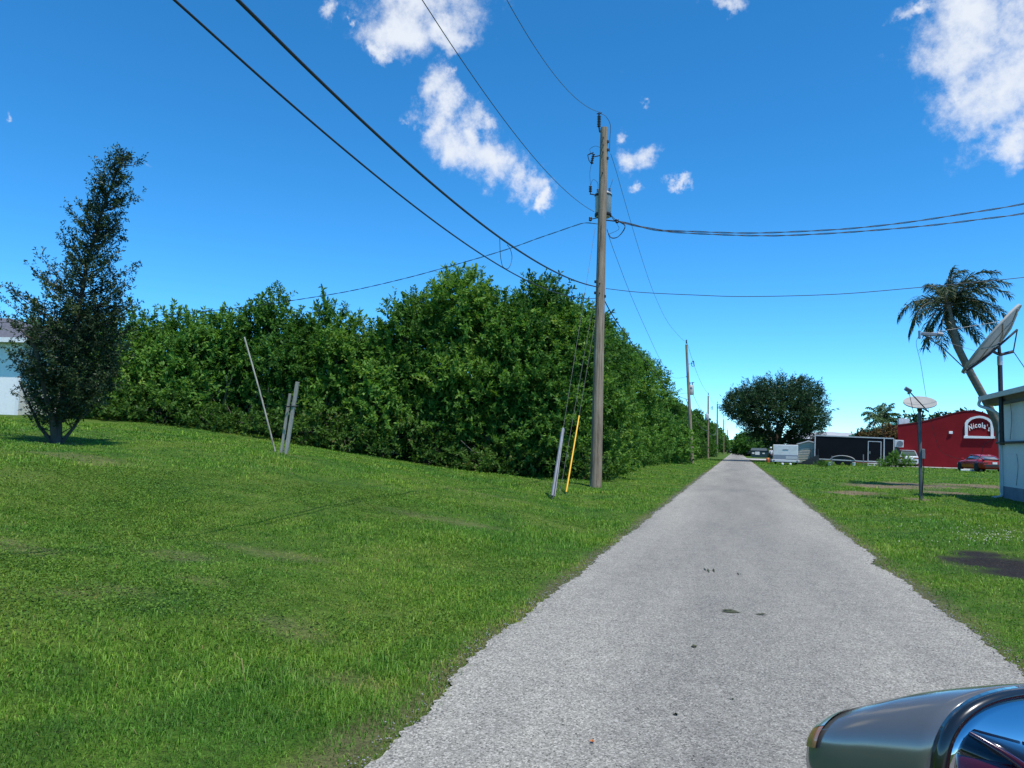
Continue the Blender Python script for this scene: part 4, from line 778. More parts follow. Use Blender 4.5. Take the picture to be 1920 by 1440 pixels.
mb = MB(); g0 = HA+hd*.66-hn*(ov+.06); mb.prism([g0+Vector((0, 0, zt-.06)), g0+Vector((0, 0, zt+.09))+hn*-.02, g0+hn*.055+Vector((0, 0, zt+.09)), g0+hn*.055+Vector((0, 0, zt-.06))], -hd*18.3); kid_of(mb, 'gutter', M['offwhite'], roof)
mb = MB(); mb.prism([HA+hd*.60+hn*u+Vector((0, 0, z)) for u, z in [(-.36, zt-.004), (-.015, zt-.004), (-.015, zt-.24), (-.30, zt-.20)]], -hd*18.2); kid_of(mb, 'eave_shade', M['blackplas'], roof)  # black block stands in for the shade under the eave
mb = MB(); d0 = g0-hd*.15+Vector((0, 0, zt-.05)); dw = HA-hn*.07-hd*.06
mb.tube(catmull([d0, d0+Vector((0, 0, -.18)), d0.lerp(dw, .5)+Vector((0, 0, -.42-(zt-.05)*.0)), Vector((dw.x-.0, dw.y, 2.75)), Vector((dw.x, dw.y, 2.4))][:2]+[Vector(((d0.x+dw.x)/2, dw.y, 2.95)), Vector((dw.x, dw.y, 2.72)), Vector((dw.x, dw.y, 2.3))]), .05, 10)
mb.box((dw.x, dw.y, 1.25), (.085, .075, 2.1)); mb.tube(catmull([(dw.x, dw.y, .25), (dw.x, dw.y, .12), (dw.x-.12, dw.y-.04, .05), (dw.x-.3, dw.y-.1, .03)]), .045, 10); child(mb, 'downspout', M['offwhite'], root)
mb = MB(); w0 = HA-hn*.09+Vector((0, 0, 1.86)); mb.tube([w0+hd*.28, w0-hd*7], .042, 10); mb.box(w0-hd*.2+hn*.03, (.1, .2, .14)); child(mb, 'wall_pipe', M['steel_dk'], root)
for s0, z0, z1 in ((1.0, 3.1, 1.95), (1.5, 1.5, .5)): a = HA-hd*s0-hn*.012; child(MB().tube(catmull([a+Vector((0, 0, z0)), a+hd*-.1+Vector((0, 0, (z0+z1)/2+.1)), a+hd*.12+Vector((0, 0, z1))]), .006, 5), 'wall_cable', M['wire'], root)

# large dish on its mast beside the house
MX = P(1877, 760, 24.0); mroot = empty('large_satellite_dish', (MX[0], MX[1], 1.82), 'big tan satellite dish seen edge-on, on a dark mast beside the white house', 'satellite dish')
mtop = P(1877, 668, 24.0); mt = Vector((MX[0], MX[1], mtop[2])); child(MB().cyl((MX[0], MX[1], 1.84), mt, .068, 16), 'mast', M['steel_dk'], mroot)
child(MB().cyl(mt-Vector((0, 0, .28)), mt+Vector((0, 0, .02)), .078, 16), 'collar', M['galv'], mroot)
lowr = Vector(P(1808, 692, 23.9)); upr = Vector(P(1903, 579, 24.1)); cen = (lowr+upr)/2; dia = (upr-lowr).length; r_ = Vector(CR); f_ = Vector(CF); e1 = (upr-lowr).normalized()
f_ = (cen-Vector(CP)).normalized(); nn = e1.cross(f_).normalized(); nn = nn if nn.dot(r_) < 0 else -nn; nn = (nn+f_*.07).normalized(); e1 = (e1-nn*e1.dot(nn)).normalized(); e2 = nn.cross(e1).normalized(); RM = Matrix((e1, e2, nn)).transposed()
def dishshape(mb, c, RM, R, dep, th=.02, n=40, sq=1.0):
    c = Vector(c); pf = [(R*t, dep*t*t) for t in np.linspace(.02, 1, 9)]+[(R*1.012, dep), (R*1.012, dep-.05*th/.02)]+[(R*t, dep*t*t-th) for t in np.linspace(.98, .02, 9)]
    vs = []; fs = []
    for r, z in pf: vs += [c+RM@Vector((r*math.cos(2*PI*k/n), r*sq*math.sin(2*PI*k/n), z-dep)) for k in range(n)]
    for i in range(len(pf)-1):
        for k in range(n): fs.append((i*n+k, i*n+(k+1) % n, (i+1)*n+(k+1) % n, (i+1)*n+k))
    mb.add(vs, fs, True); mb.add(vs[:n], [tuple(range(n))]); mb.add(vs[-n:], [tuple(range(n))])
mb = MB(); dishshape(mb, cen, RM, dia/2, .24, .035); refl = child(mb, 'reflector', M['dish'], mroot)
mb = MB()
for a in range(8): v = e1*math.cos(a*PI/4)+e2*math.sin(a*PI/4); mb.tube([cen-nn*.31+v*.12, cen-nn*.26+v*dia*.25, cen-nn*.10+v*dia*.46], .022, 6)
mb.tube([cen-nn*.20+(e1*math.cos(a)+e2*math.sin(a))*dia*.3 for a in np.linspace(0, 2*PI, 25)], .022, 6, cap=False); kid_of(mb, 'back_rib', M['dishback'], refl)
mb = MB(); s1 = lowr-nn*.10; s2 = cen+e1*dia*.28-nn*.42; mb.tube([s1, cen-e1*dia*.18-nn*.30, s2], .035, 8); mb.cyl(cen-nn*.3, mt+Vector((0, 0, .05)), .05, 8)
cb = Vector(P(1858, 657, 24.0)); ce = Vector(P(1900, 659, 24.0)); mb.tube([cb, mt+Vector((0, 0, .06)), ce], .05, 8); mb.cyl(s2, ce, .02, 6); mb.cyl(cb, s1.lerp(s2, .55), .03, 6); mb.cyl(cb-Vector((0, 0, .05)), s1.lerp(s2, .2), .03, 6)
child(mb, 'mount_frame', M['steel_dk'], mroot)
mb = MB(); feed = Vector(P(1724, 627, 23.6)); mb.tube([s1, Vector(P(1768, 652, 23.75)), feed+Vector((.12, 0, -.03))], .017, 6); child(mb, 'feed_arm', M['steel_dk'], mroot)
mb = MB()
for k in (-1, 1): mb.tube([feed+Vector((.05, 0, 0)), cen+e2*k*dia*.46+e1*.05], .006, 5)
child(mb, 'stay_rod', M['galv'], mroot)
mb = MB(); mb.box(feed+Vector((.3, 0, .0)), (.5, .10, .10), R=Matrix.Rotation(.08, 3, 'Y'), bev=.015); mb.cyl(feed+Vector((.5, 0, 0)), feed+Vector((.66, 0, -.02)), .07, 12); mb.cyl(feed+Vector((0, 0, .12)), feed+Vector((0, 0, -.14)), .035, 8); child(mb, 'feed_horn', M['greyplas'], mroot)
wire([ce, Vector(P(1920, 688, 23.9)), Vector(P(1960, 770, 23.8))+Vector((0, 0, 0))], .012, 'brace_rod', 'thin dark brace running down right from the mast head of the large dish', 'rod', k=1)
hc = [(1722, 631), (1718, 645), (1726, 680), (1734, 729), (1744, 785), (1755, 824), (1765, 847), (1781, 855), (1812, 864), (1830, 865), (1841, 849), (1845, 834), (1870, 816), (1877, 790)]
wire([P(a, b, 23.6) for a, b in hc], .006, 'hanging_cable', 'thin dark cable drooping from the large dish feed across the red wall to the mast', 'cable')

# small dish on its post
D = 22.6; sb = P(1727, 937, D); sb[2] = hz(sb[0], sb[1]); st = Vector(P(1724, 768, D)); root = empty('small_satellite_dish', sb, 'small grey oval satellite dish on a thin steel post standing in the right lawn', 'satellite dish')
child(MB().tube([Vector(sb)-Vector((0, 0, .2)), Vector(sb).lerp(st, .55), Vector(sb).lerp(st, .56), st], [.052, .052, .046, .046], 14), 'post', M['post'], root)
n_ = Vector(-.40*CF+.90*np.array([0, 0, 1])-.16*CR).normalized(); u_ = Vector(CR); u_ = (u_-n_*u_.dot(n_)).normalized(); w_ = n_.cross(u_); RM = Matrix((u_, w_, n_)).transposed(); dc = Vector(P(1725, 756, D))
mb = MB(); dishshape(mb, dc+n_*.04, RM, .45, .085, .012); child(mb, 'reflector', M['dish'], root)
mb = MB(); bb = dc-w_*.50-n_*.02; lnb = Vector(P(1704, 733, D-.35)); mb.tube([dc-n_*.12, bb-n_*.06, lnb], .017, 8); child(mb, 'feed_arm', M['steel_dk'], root)
mb = MB(); mb.box(lnb+Vector((-.02, 0, .03)), (.20, .12, .12), R=Euler((.3, .55, .1)).to_matrix(), bev=.02); mb.cyl(lnb, lnb-n_*.10, .035, 10); child(mb, 'receiver', M['greyplas'], root)
mb = MB(); mb.box(st+Vector((0, -.02, .02)), (.12, .14, .16), bev=.02); child(mb, 'clamp', M['steel_dk'], root)
mb = MB(); jb = Vector(P(1731, 851, D-.08)); mb.box(jb, (.09, .08, .30), bev=.015); child(mb, 'junction_box', M['greyplas'], root)
mb = MB(); mb.tube(catmull([lnb, P(1711, 765, D-.3), P(1718, 790, D-.1), P(1722, 830, D-.07), P(1723, 860, D-.07)]), .009, 5); mb.tube(catmull([jb-Vector((0, 0, .12)), P(1732, 885, D-.08), P(1730, 915, D-.08), P(1728, 937, D-.05)]), .012, 5); child(mb, 'cable', M['cable'], root)

# ------------------------------------------------------------------ pale house at the left edge
lb = P(33, 779, 30); z0 = hz(lb[0], lb[1]); root = empty('pale_house', (lb[0], lb[1], z0), 'pale blue house with grey shingle roof behind the conical tree at the left edge', 'house')
ev = PL(33, 642, (0, lb[1]), (0, 1))[2]
dirw = Vector((-1, -.25, 0)).normalized(); nb = Vector((-.25, 1, 0)).normalized(); c0 = Vector((lb[0], lb[1], 0))
mb = MB(); mb.prism([c0+Vector((0, 0, z0-.4)), c0+dirw*12+Vector((0, 0, z0-.4)), c0+dirw*12+nb*8+Vector((0, 0, z0-.4)), c0+nb*8+Vector((0, 0, z0-.4))], (0, 0, ev-z0+.4)); child(mb, 'wall', M['stucco_w'], root)
mb = MB(); o_ = .45
E = [c0-dirw*o_-nb*o_, c0+dirw*(12+o_)-nb*o_, c0+dirw*(12+o_)+nb*(8+o_), c0-dirw*o_+nb*(8+o_)]; rr = [c0+dirw*3.6+nb*4, c0+dirw*8+nb*4]
vs = [p+Vector((0, 0, ev+.02)) for p in E]+[p+Vector((0, 0, ev+.12)) for p in E]+[p+Vector((0, 0, ev+1.6)) for p in rr]
mb.add(vs, [(0, 1, 2, 3), (0, 1, 5, 4), (1, 2, 6, 5), (2, 3, 7, 6), (3, 0, 4, 7), (4, 5, 9, 8), (5, 6, 9), (6, 7, 8, 9), (7, 4, 8)]); rf = child(mb, 'roof', M['shingle'], root)
mb = MB(); mb.prism([E[0]-nb*.03-dirw*.03+Vector((0, 0, ev-.06)), E[1]-nb*.03+dirw*.03+Vector((0, 0, ev-.06)), E[1]+dirw*.03-nb*.001+Vector((0, 0, ev-.06)), E[0]-dirw*.03-nb*.001+Vector((0, 0, ev-.06))], (0, 0, .19)); kid_of(mb, 'fascia', M['white'], rf)
mb = MB(); d_ = c0+dirw*1.15-nb*.02; mb.prism([d_+Vector((0, 0, z0)), d_+dirw*1+Vector((0, 0, z0)), d_+dirw*1+nb*.01+Vector((0, 0, z0)), d_+nb*.01+Vector((0, 0, z0))], (0, 0, 2.1)); dr = child(mb, 'door', M['greypanel'], root)
mb = MB(); k_ = d_+dirw*.1-nb*.05+Vector((0, 0, z0+1)); mb.cyl(k_, k_-nb*.05, .03, 8); kid_of(mb, 'handle', M['steel_dk'], dr)
mb = MB(); mb.prism([c0-nb*.02-dirw*.02+Vector((0, 0, z0-.1)), c0+dirw*.14-nb*.02+Vector((0, 0, z0-.1)), c0+dirw*.14-nb*.002+Vector((0, 0, z0-.1)), c0-dirw*.02-nb*.002+Vector((0, 0, z0-.1))], (0, 0, ev-z0)); child(mb, 'corner_board', M['white'], root)

# ------------------------------------------------------------------ red building
W0 = P(1683, 874, 76); W1 = P(1874, 881, 72); ud = Vector((W1[0]-W0[0], W1[1]-W0[1], 0)).normalized(); wn = Vector((-ud.y, ud.x, 0)); wn = wn if wn.y > 0 else -wn
def PW(px, py): return Vector(PL(px, py, (W0[0], W0[1]), (wn.x, wn.y)))
root = empty('red_building', (W0[0], W0[1], .1), 'long dark red building with a curved parapet and a white arched sign frame', 'building')
tops = [(1683, 797), (1700, 795), (1720, 792), (1745, 787), (1770, 780), (1790, 774), (1808, 771), (1825, 770), (1840, 773), (1856, 779), (1872, 786), (1890, 793), (1910, 797)]
tp = [PW(a, b) for a, b in tops]; tp.append(tp[-1]+ud*6); lowz = .0
poly = [Vector((tp[0].x, tp[0].y, lowz))]+tp+[Vector((tp[-1].x, tp[-1].y, lowz))]
mb = MB(); mb.prism(poly, wn*.3); wl = child(mb, 'front_wall', M['red_wall'], root)
mb = MB()
for a, b in zip(tp, tp[1:]): mb.prism([a-wn*.04+Vector((0, 0, -.03)), b-wn*.04+Vector((0, 0, -.03)), b-wn*.04+Vector((0, 0, .06)), a-wn*.04+Vector((0, 0, .06))], wn*.38)
kid_of(mb, 'parapet_cap', M['darkred'], wl)
mb = MB(); a = Vector((tp[0].x, tp[0].y, lowz))+wn*.302; mb.prism([a, a+ud*19, a+ud*19+wn*12, a+wn*12], (0, 0, 3.6)); child(mb, 'rear_block', M['red_wall'], root)
# sign frame
mb = MB(); out = [PW(*q) for q in ((1809, 819), (1809, 793), (1812, 788), (1820, 783), (1829, 780.5), (1836, 779.5), (1844, 780.5), (1853, 784), (1861, 790), (1862.5, 795), (1863, 820.5))]
ins = [PW(*q) for q in ((1814.5, 818), (1814.5, 795), (1817, 791), (1823, 786.5), (1830, 784.3), (1836, 783.7), (1843, 784.5), (1850, 787.5), (1856, 792.5), (1857, 796), (1857.5, 819))]
for i in range(10):
    mb.prism([out[i], out[i+1], ins[i+1], ins[i]], -wn*.14)
a, b = PW(1807, 817), PW(1865.5, 818.5); c, d = PW(1865.5, 822.5), PW(1807, 821.5); mb.prism([a, b, c, d], -wn*.2); sg = child(mb, 'sign_frame', M['white'], root)
def letter_mesh(ch):
    cu = bpy.data.curves.new('t', 'FONT'); cu.body = ch; cu.extrude = .03; cu.offset = .018; cu.size = 1.0; o = bpy.data.objects.new('t', cu); COL.objects.link(o); dg = bpy.context.evaluated_depsgraph_get(); me = bpy.data.meshes.new_from_object(o.evaluated_get(dg))
    vs = [v.co.copy() for v in me.vertices]; fs = [tuple(p.vertices) for p in me.polygons]; bpy.data.objects.remove(o); bpy.data.curves.remove(cu); bpy.data.meshes.remove(me); return vs, fs
txt = "Nicola's"; P0 = PW(1817, 806); P1 = PW(1856, 809); mb = MB(); Lw = (P1-P0).length; adv = []
LM = [letter_mesh(ch) for ch in txt]; ws = [max(v.x for v in l[0])-min(v.x for v in l[0]) for l in LM]; gap = .10; tot = sum(ws)+gap*7; sc = Lw*.99/tot; xx = 0
for (vs, fs), w, ch in zip(LM, ws, txt):
    mn = min(v.x for v in vs); tcn = (xx+w/2)/tot; x0 = xx*sc; arc = .40*4*tcn*(1-tcn); slope = math.atan(.40*4*(1-2*tcn)/Lw); xx += w+gap; pts = []
    for v in vs:
        lx = (v.x-mn-w/2)*sc*.96; lz = (v.y)*sc*1.45
        wx = math.cos(slope)*lx-math.sin(slope)*lz*.3; wz = math.sin(slope)*lx+lz; pts.append(P0+ud*(x0+w/2*sc+wx)+Vector((0, 0, -.13+arc+wz-.03*tcn))-wn*(.03+v.z))
    mb.add(pts, fs)
kid_of(mb, 'lettering', M['letter'], sg)
mb = MB(); mb.box(PW(1782.5, 811)-wn*.06, (.32, .14, .26), bev=.02); child(mb, 'wall_lamp', M['white'], root)
mb = MB(); mb.box(PW(1694, 790)+wn*2, (1.0, .8, .7), bev=.03); child(mb, 'roof_unit', M['offwhite'], root)
for (x0_, y0_) in [(1692, 0)]:
    a = Vector((W0[0], W0[1], .17))-ud*1.0-wn*.3; pv = [a-wn*3.6, a+ud*16-wn*3.6, a+ud*16+wn*.25, a+wn*.25]; mb = MB(); mb.prism([p-Vector((0, 0, .1)) for p in pv], (0, 0, .12)); tag(mb.build('pavement', M['concrete']), kind='structure')
# buildings behind the trailers
def polywall(mb, pts, D, px_ref, dep): # wall with a traced outline standing at depth D, dep metres deep
    q = [Vector(PL(a, b, tuple(P(px_ref, 850, D)[:2]), (CF[0], CF[1]))) for a, b in pts]; n = ray(px_ref, 850); n = Vector((n[0], n[1], 0)).normalized(); mb.prism(q, n*dep); return q, n
root = empty('teal_roofed_building', P(1640, 872, 96), 'dark red building with a sloping teal roof edge behind the black trailer', 'building')
mb = MB(); q, n = polywall(mb, [(1592, 874), (1592, 820), (1612, 813), (1650, 803), (1684, 795), (1720, 795), (1720, 876)], 96, 1640, 9); child(mb, 'wall', M['darkred'], root)
mb = MB(); t4 = q[1:6]
for a, b in zip(t4, t4[1:]): mb.prism([a-n*.5, b-n*.5, b-n*.5+Vector((0, 0, .22)), a-n*.5+Vector((0, 0, .22))], n*10)
child(mb, 'roof', M['teal'], root)
root = empty('grey_roofed_building', P(1550, 868, 112), 'low building with a pale grey metal roof behind the cream shed and the black trailer', 'building')
mb = MB(); q, n = polywall(mb, [(1478, 868), (1478, 822), (1606, 825), (1606, 870)], 112, 1550, 8); child(mb, 'wall', M['darkred'], root)
mb = MB(); q = [Vector(PL(a, b, tuple(P(1550, 850, 112)[:2]), (CF[0], CF[1]))) for a, b in [(1474, 822), (1610, 825), (1602, 811), (1552, 808), (1484, 812)]]; lo2, hi2 = q[:2], q[2:]
vs = [p-n*.6 for p in lo2]+[p+n*4 for p in hi2]+[lo2[1]+n*9, lo2[0]+n*9]; mb.add(vs, [(0, 1, 2, 3, 4), (1, 5, 2), (0, 4, 6), (4, 3, 2, 5, 6), (0, 6, 5, 1)]); child(mb, 'roof', M['roofgrey'], root)
sd += 1; b = P(1650, 872, 84); b[2] = hz(b[0], b[1]); s = 84/F
tree('vine_covered_bush', 'tangled orange brown and green vine bush behind the black trailer, left of the red wall', 'bush', b, [(-1.2, 0, 2.9, 1.1, .8, .8), (.2, 0, 3.2, 1.1, .8, 1.0), (1.5, 0, 3.0, 1.0, .8, 1.2), (1.9, 0, 1.9, .7, .7, 1.2), (-.4, 0, 2.2, 1.4, .8, 1.0), (-1.9, 0, 3.0, .8, .6, .6)], 'brown', dens=8, K=14, L=.5, lw=.1, lh=.22, trunk_r=.08)

# ------------------------------------------------------------------ trailers, shed, dumpster
def vroot(name, px, py, D, rz, label, cat, z=None):
    b = P(px, py, D); b[2] = hz(b[0], b[1]) if z is None else z; return empty(name, b, label, cat, rz=math.radians(rz))
def wheel(root, c, r, w, axis='x', name='wheel', rim='alu', par=None):
    R = Matrix.Rotation(PI/2, 3, 'Y') if axis == 'x' else Matrix.Rotation(PI/2, 3, 'X'); mb = MB(); mb.lathe([(r*.62, -w/2), (r*.93, -w/2), (r, -w*.32), (r, w*.32), (r*.93, w/2), (r*.62, w/2)], c, 24, R=R); o = mb.build(name, M['rubber'], root)
    mb = MB(); mb.lathe([(.02, -w*.46), (r*.2, -w*.46), (r*.3, -w*.36), (r*.58, -w*.40), (r*.63, -w*.47), (r*.63, w*.47), (r*.58, w*.40), (r*.3, w*.36), (r*.2, w*.46), (.02, w*.46)], c, 18, R=R); k = mb.build('rim', M[rim], root); k.parent = o; return o
root = vroot('black_trailer', 1600, 870, 76, -8, 'long black enclosed cargo trailer with silver trim and a side door, parked on the grass', 'trailer'); root.rotation_euler = (0, math.radians(1.4), math.radians(-8)); Lx = 7.3
MB().box((0, 1.2, 1.68), (Lx-.04, 2.36, 2.42), bev=.03).build('body', M['black_tr'], root)
mb = MB()
for z in (.48, 2.9): mb.box((0, -.0, z), (Lx, .06, .11)); mb.box((0, 2.4, z), (Lx, .06, .11))
for x in (-Lx/2, 2.78, Lx/2): mb.box((x, .0, 1.69), (.10, .07, 2.3))
mb.box((0, 1.2, 2.93), (Lx, 2.3, .05)); mb.build('trim', M['alu'], root)
dr = MB().box((1.92, -.01, 1.52), (1.12, .03, 1.96)).build('door', M['black_tr'], root); mb = MB()
for x in (1.34, 2.5): mb.box((x, -.03, 1.52), (.07, .05, 2.02))
for z in (.53, 2.52): mb.box((1.92, -.032, z), (1.22, .05, .07))
k = mb.build('door_frame', M['alu'], root); k.parent = dr; k = MB().box((1.5, -.05, 1.4), (.04, .05, .25)).build('handle', M['alu'], root); k.parent = dr
for x in (-1.42, -.56): wheel(root, (x, .14, .36), .37, .22, 'y')
mb = MB(); arc = [(-2.25, .46)]+[(-1.0+1.15*math.cos(a), .48+.46*math.sin(a)) for a in np.linspace(PI*.97, PI*.03, 14)]+[(.25, .46)]; mb.tube([(x, -.06, z) for x, z in arc], .032, 6); mb.build('fender', M['alu'], root)
mb = MB(); mb.box((-1.0, .02, .55), (2.1, .04, .55)); mb.build('wheel_well', M['rubber'], root)
mb = MB(); mb.box((1.92, -.35, .30), (1.3, .5, .05), bev=.01)
for x in (1.35, 1.9, 2.45): mb.box((x, -.35, .14), (.07, .4, .28))
mb.box((1.92, -.72, .10), (1.3, .25, .05)); mb.build('step', M['white'], root)
mb = MB(); mb.tube([(3.65, .6, .5), (4.9, 1.2, .48)], .05, 6); mb.tube([(3.65, 1.8, .5), (4.9, 1.2, .48)], .05, 6); mb.cyl((4.8, 1.2, .02), (4.8, 1.2, .9), .035, 8); mb.build('tongue', M['steel_dk'], root)
mb = MB(); mb.box((4.12, .5, 2.42), (.8, .7, .72), bev=.03); ac = mb.build('air_conditioner', M['offwhite'], root); k = MB().lathe([(.02, 0), (.26, 0), (.28, .02), (.28, .04)], (4.2, .12, 2.42), 20, R=Matrix.Rotation(PI/2, 3, 'X')).build('fan_grille', M['greyplas'], root); k.parent = ac
MB().box((3.95, .6, 1.7), (.5, .9, .6), bev=.03).build('battery_box', M['blackplas'], root)
for x, nm in ((-3.1, 'a'), (.55, 'b')): pass
for px, lab in ((1555, 'white bucket standing by the left end of the black trailer'), (1601, 'white block standing by the wheels of the black trailer')):
    b = P(px, 873, 74); b[2] = hz(b[0], b[1]); tag(MB().lathe([(.13, 0), (.16, .3), (.17, .32), (.15, .33), (.14, .05)], b, 14).build('bucket', M['white']), lab, 'bucket')
for px, h, lab in ((1560, .75, 'grey post standing against the left half of the black trailer'), (1619, .95, 'grey post standing just left of the black trailer door')):
    b = P(px, 873, 74.5); b[2] = hz(b[0], b[1]); tag(MB().box(b+np.array([0, 0, h/2+.1]), (.09, .09, h+.1), bev=.01).cyl(b+np.array([0, 0, h]), b+np.array([0, 0, h+.2]), .05, 8).build('post', M['greyplas']), lab, 'post')
root = vroot('white_trailer', 1473, 869, 75, -4, 'small white box trailer with a grey lower panel, parked under the big round tree', 'trailer')
MB().box((0, 1.8, 1.25), (2.38, 3.6, 1.5), bev=.05).build('body', M['offwhite'], root); mb = MB(); mb.box((0, -.008, .75), (2.34, .03, .48)); pn_ = mb.build('lower_panel', M['greypanel'], root)
mb = MB(); mb.box((0, -.02, 1.52), (.55, .02, .045)); mb.build('badge', M['greyplas'], root)
MB().box((0, .0, .38), (2.6, .16, .24), bev=.03).build('bumper', M['offwhite'], root); MB().box((.55, -.03, .70), (1.1, .05, .25), bev=.01).build('ledge', M['alu'], root)
for x in (-1.0, 1.0): wheel(root, (x, 1.9, .32), .32, .2)
for x in (-1.1, 1.1): MB().box((x, -.09, .42), (.16, .03, .08)).build('tail_light', M['lamp_red'], root)
MB().box((0, .3, .24), (1.2, .9, .1)).build('axle_frame', M['steel_dk'], root)
for px, lab in ((1467, 'small pale block under the left of the white trailer'), (1482, 'small white can under the right of the white trailer')):
    b = P(px, 872, 73); b[2] = hz(b[0], b[1]); tag(MB().lathe([(.09, 0), (.11, .02), (.11, .2), (.08, .22)], b, 10).build('can', M['white']), lab, 'can')
root = vroot('garden_shed', 1518, 868, 80, -5, 'cream clapboard shed with a low gable between the two trailers', 'shed')
mb = MB(); mb.prism([(-1.15, 0, 0), (1.5, 0, 0), (1.5, 0, 2.05), (-.1, 0, 2.42), (-1.15, 0, 2.1)], (0, 2.6, 0)); mb.build('wall', M['cream'], root)
mb = MB()
for i in range(11): mb.box((.17, -.012, .2+i*.18), (2.6, .03, .014))
mb.build('siding_shade_line', M['lap_shade'], root)
mb = MB(); mb.prism([(-1.3, -.2, 2.06), (-.1, -.2, 2.44), (1.65, -.2, 2.02), (1.65, -.2, 2.12), (-.1, -.2, 2.55), (-1.3, -.2, 2.17)], (0, 3.0, 0)); mb.build('roof', M['offwhite'], root)
MB().box((-1.16, -.02, 1.05), (.09, .05, 2.1)).box((.1, -.02, .09), (2.5, .04, .14)).build('corner_trim', M['steel_dk'], root)
root = vroot('loading_ramp', 1521, 870, 77, -6, 'dark ramp propped up in front of the cream shed beside the black trailer', 'ramp')
mb = MB(); mb.prism([(-1.2, 0, .02), (.75, 0, .02), (.75, 0, 1.05), (.65, 0, 1.05), (-1.2, 0, .1)], (0, .35, 0)); mb.build('deck', M['blackplas'], root)
mb = MB()
for i in range(4): mb.box((-.05+i*.24, .1, 1.05+.05*i), (.06, .05, 1.2-.1*i))
mb.build('upright', M['blackplas'], root)
root = vroot('dumpster', 1424, 858, 132, -2, 'dark blue green dumpster with white stickers on the right side of the lane', 'dumpster')
mb = MB(); mb.prism([(-1.35, 0, .12), (1.35, 0, .12), (1.45, 0, 1.3), (-1.45, 0, 1.3)], (0, 1.6, 0)); mb.build('body', M['dump'], root)
mb = MB(); mb.prism([(-1.5, -.05, 1.3), (1.5, -.05, 1.3), (1.35, .9, 1.72), (-1.35, .9, 1.72)], (0, .0, .06)); mb.prism([(-1.35, .9, 1.72), (1.35, .9, 1.72), (1.35, 1.65, 1.72), (-1.35, 1.65, 1.72)], (0, 0, .06)); mb.build('lid', M['lid'], root)
for x, w, h in ((-1.05, .4, .28), (-.35, .75, .55), (.7, .4, .2)): MB().box((x, -.02, .86), (w, .02, h)).build('sticker', M['white'], root)
mb = MB(); mb.box((-1.5, .6, .8), (.12, .8, .16)); mb.box((1.5, .6, .8), (.12, .8, .16)); mb.build('lift_pocket', M['dump'], root)
mb = MB(); a = G(1409, 862.5, 0); b = G(1442, 861.5, .05); mb.prism([(a[0], a[1]-3, .03), (b[0]+3, a[1]-3, .05), (b[0]+3, a[1]+13, .05), (a[0]-1.4, a[1]+13, .03)], (0, 0, .04)); tag(mb.build('dumpster_pad', M['concrete']), kind='structure')
root = vroot('open_trailer', 1408, 853, 165, 5, 'low dark flatbed trailer parked beyond the dumpster', 'trailer'); MB().box((0, 0, .6), (1.9, 4, .12)).build('deck', M['steel_dk'], root); MB().box((0, -1.9, .95), (1.9, .06, .6)).build('gate', M['steel_dk'], root)
for x in (-1, 1): wheel(root, (x, 0, .35), .33, .2)

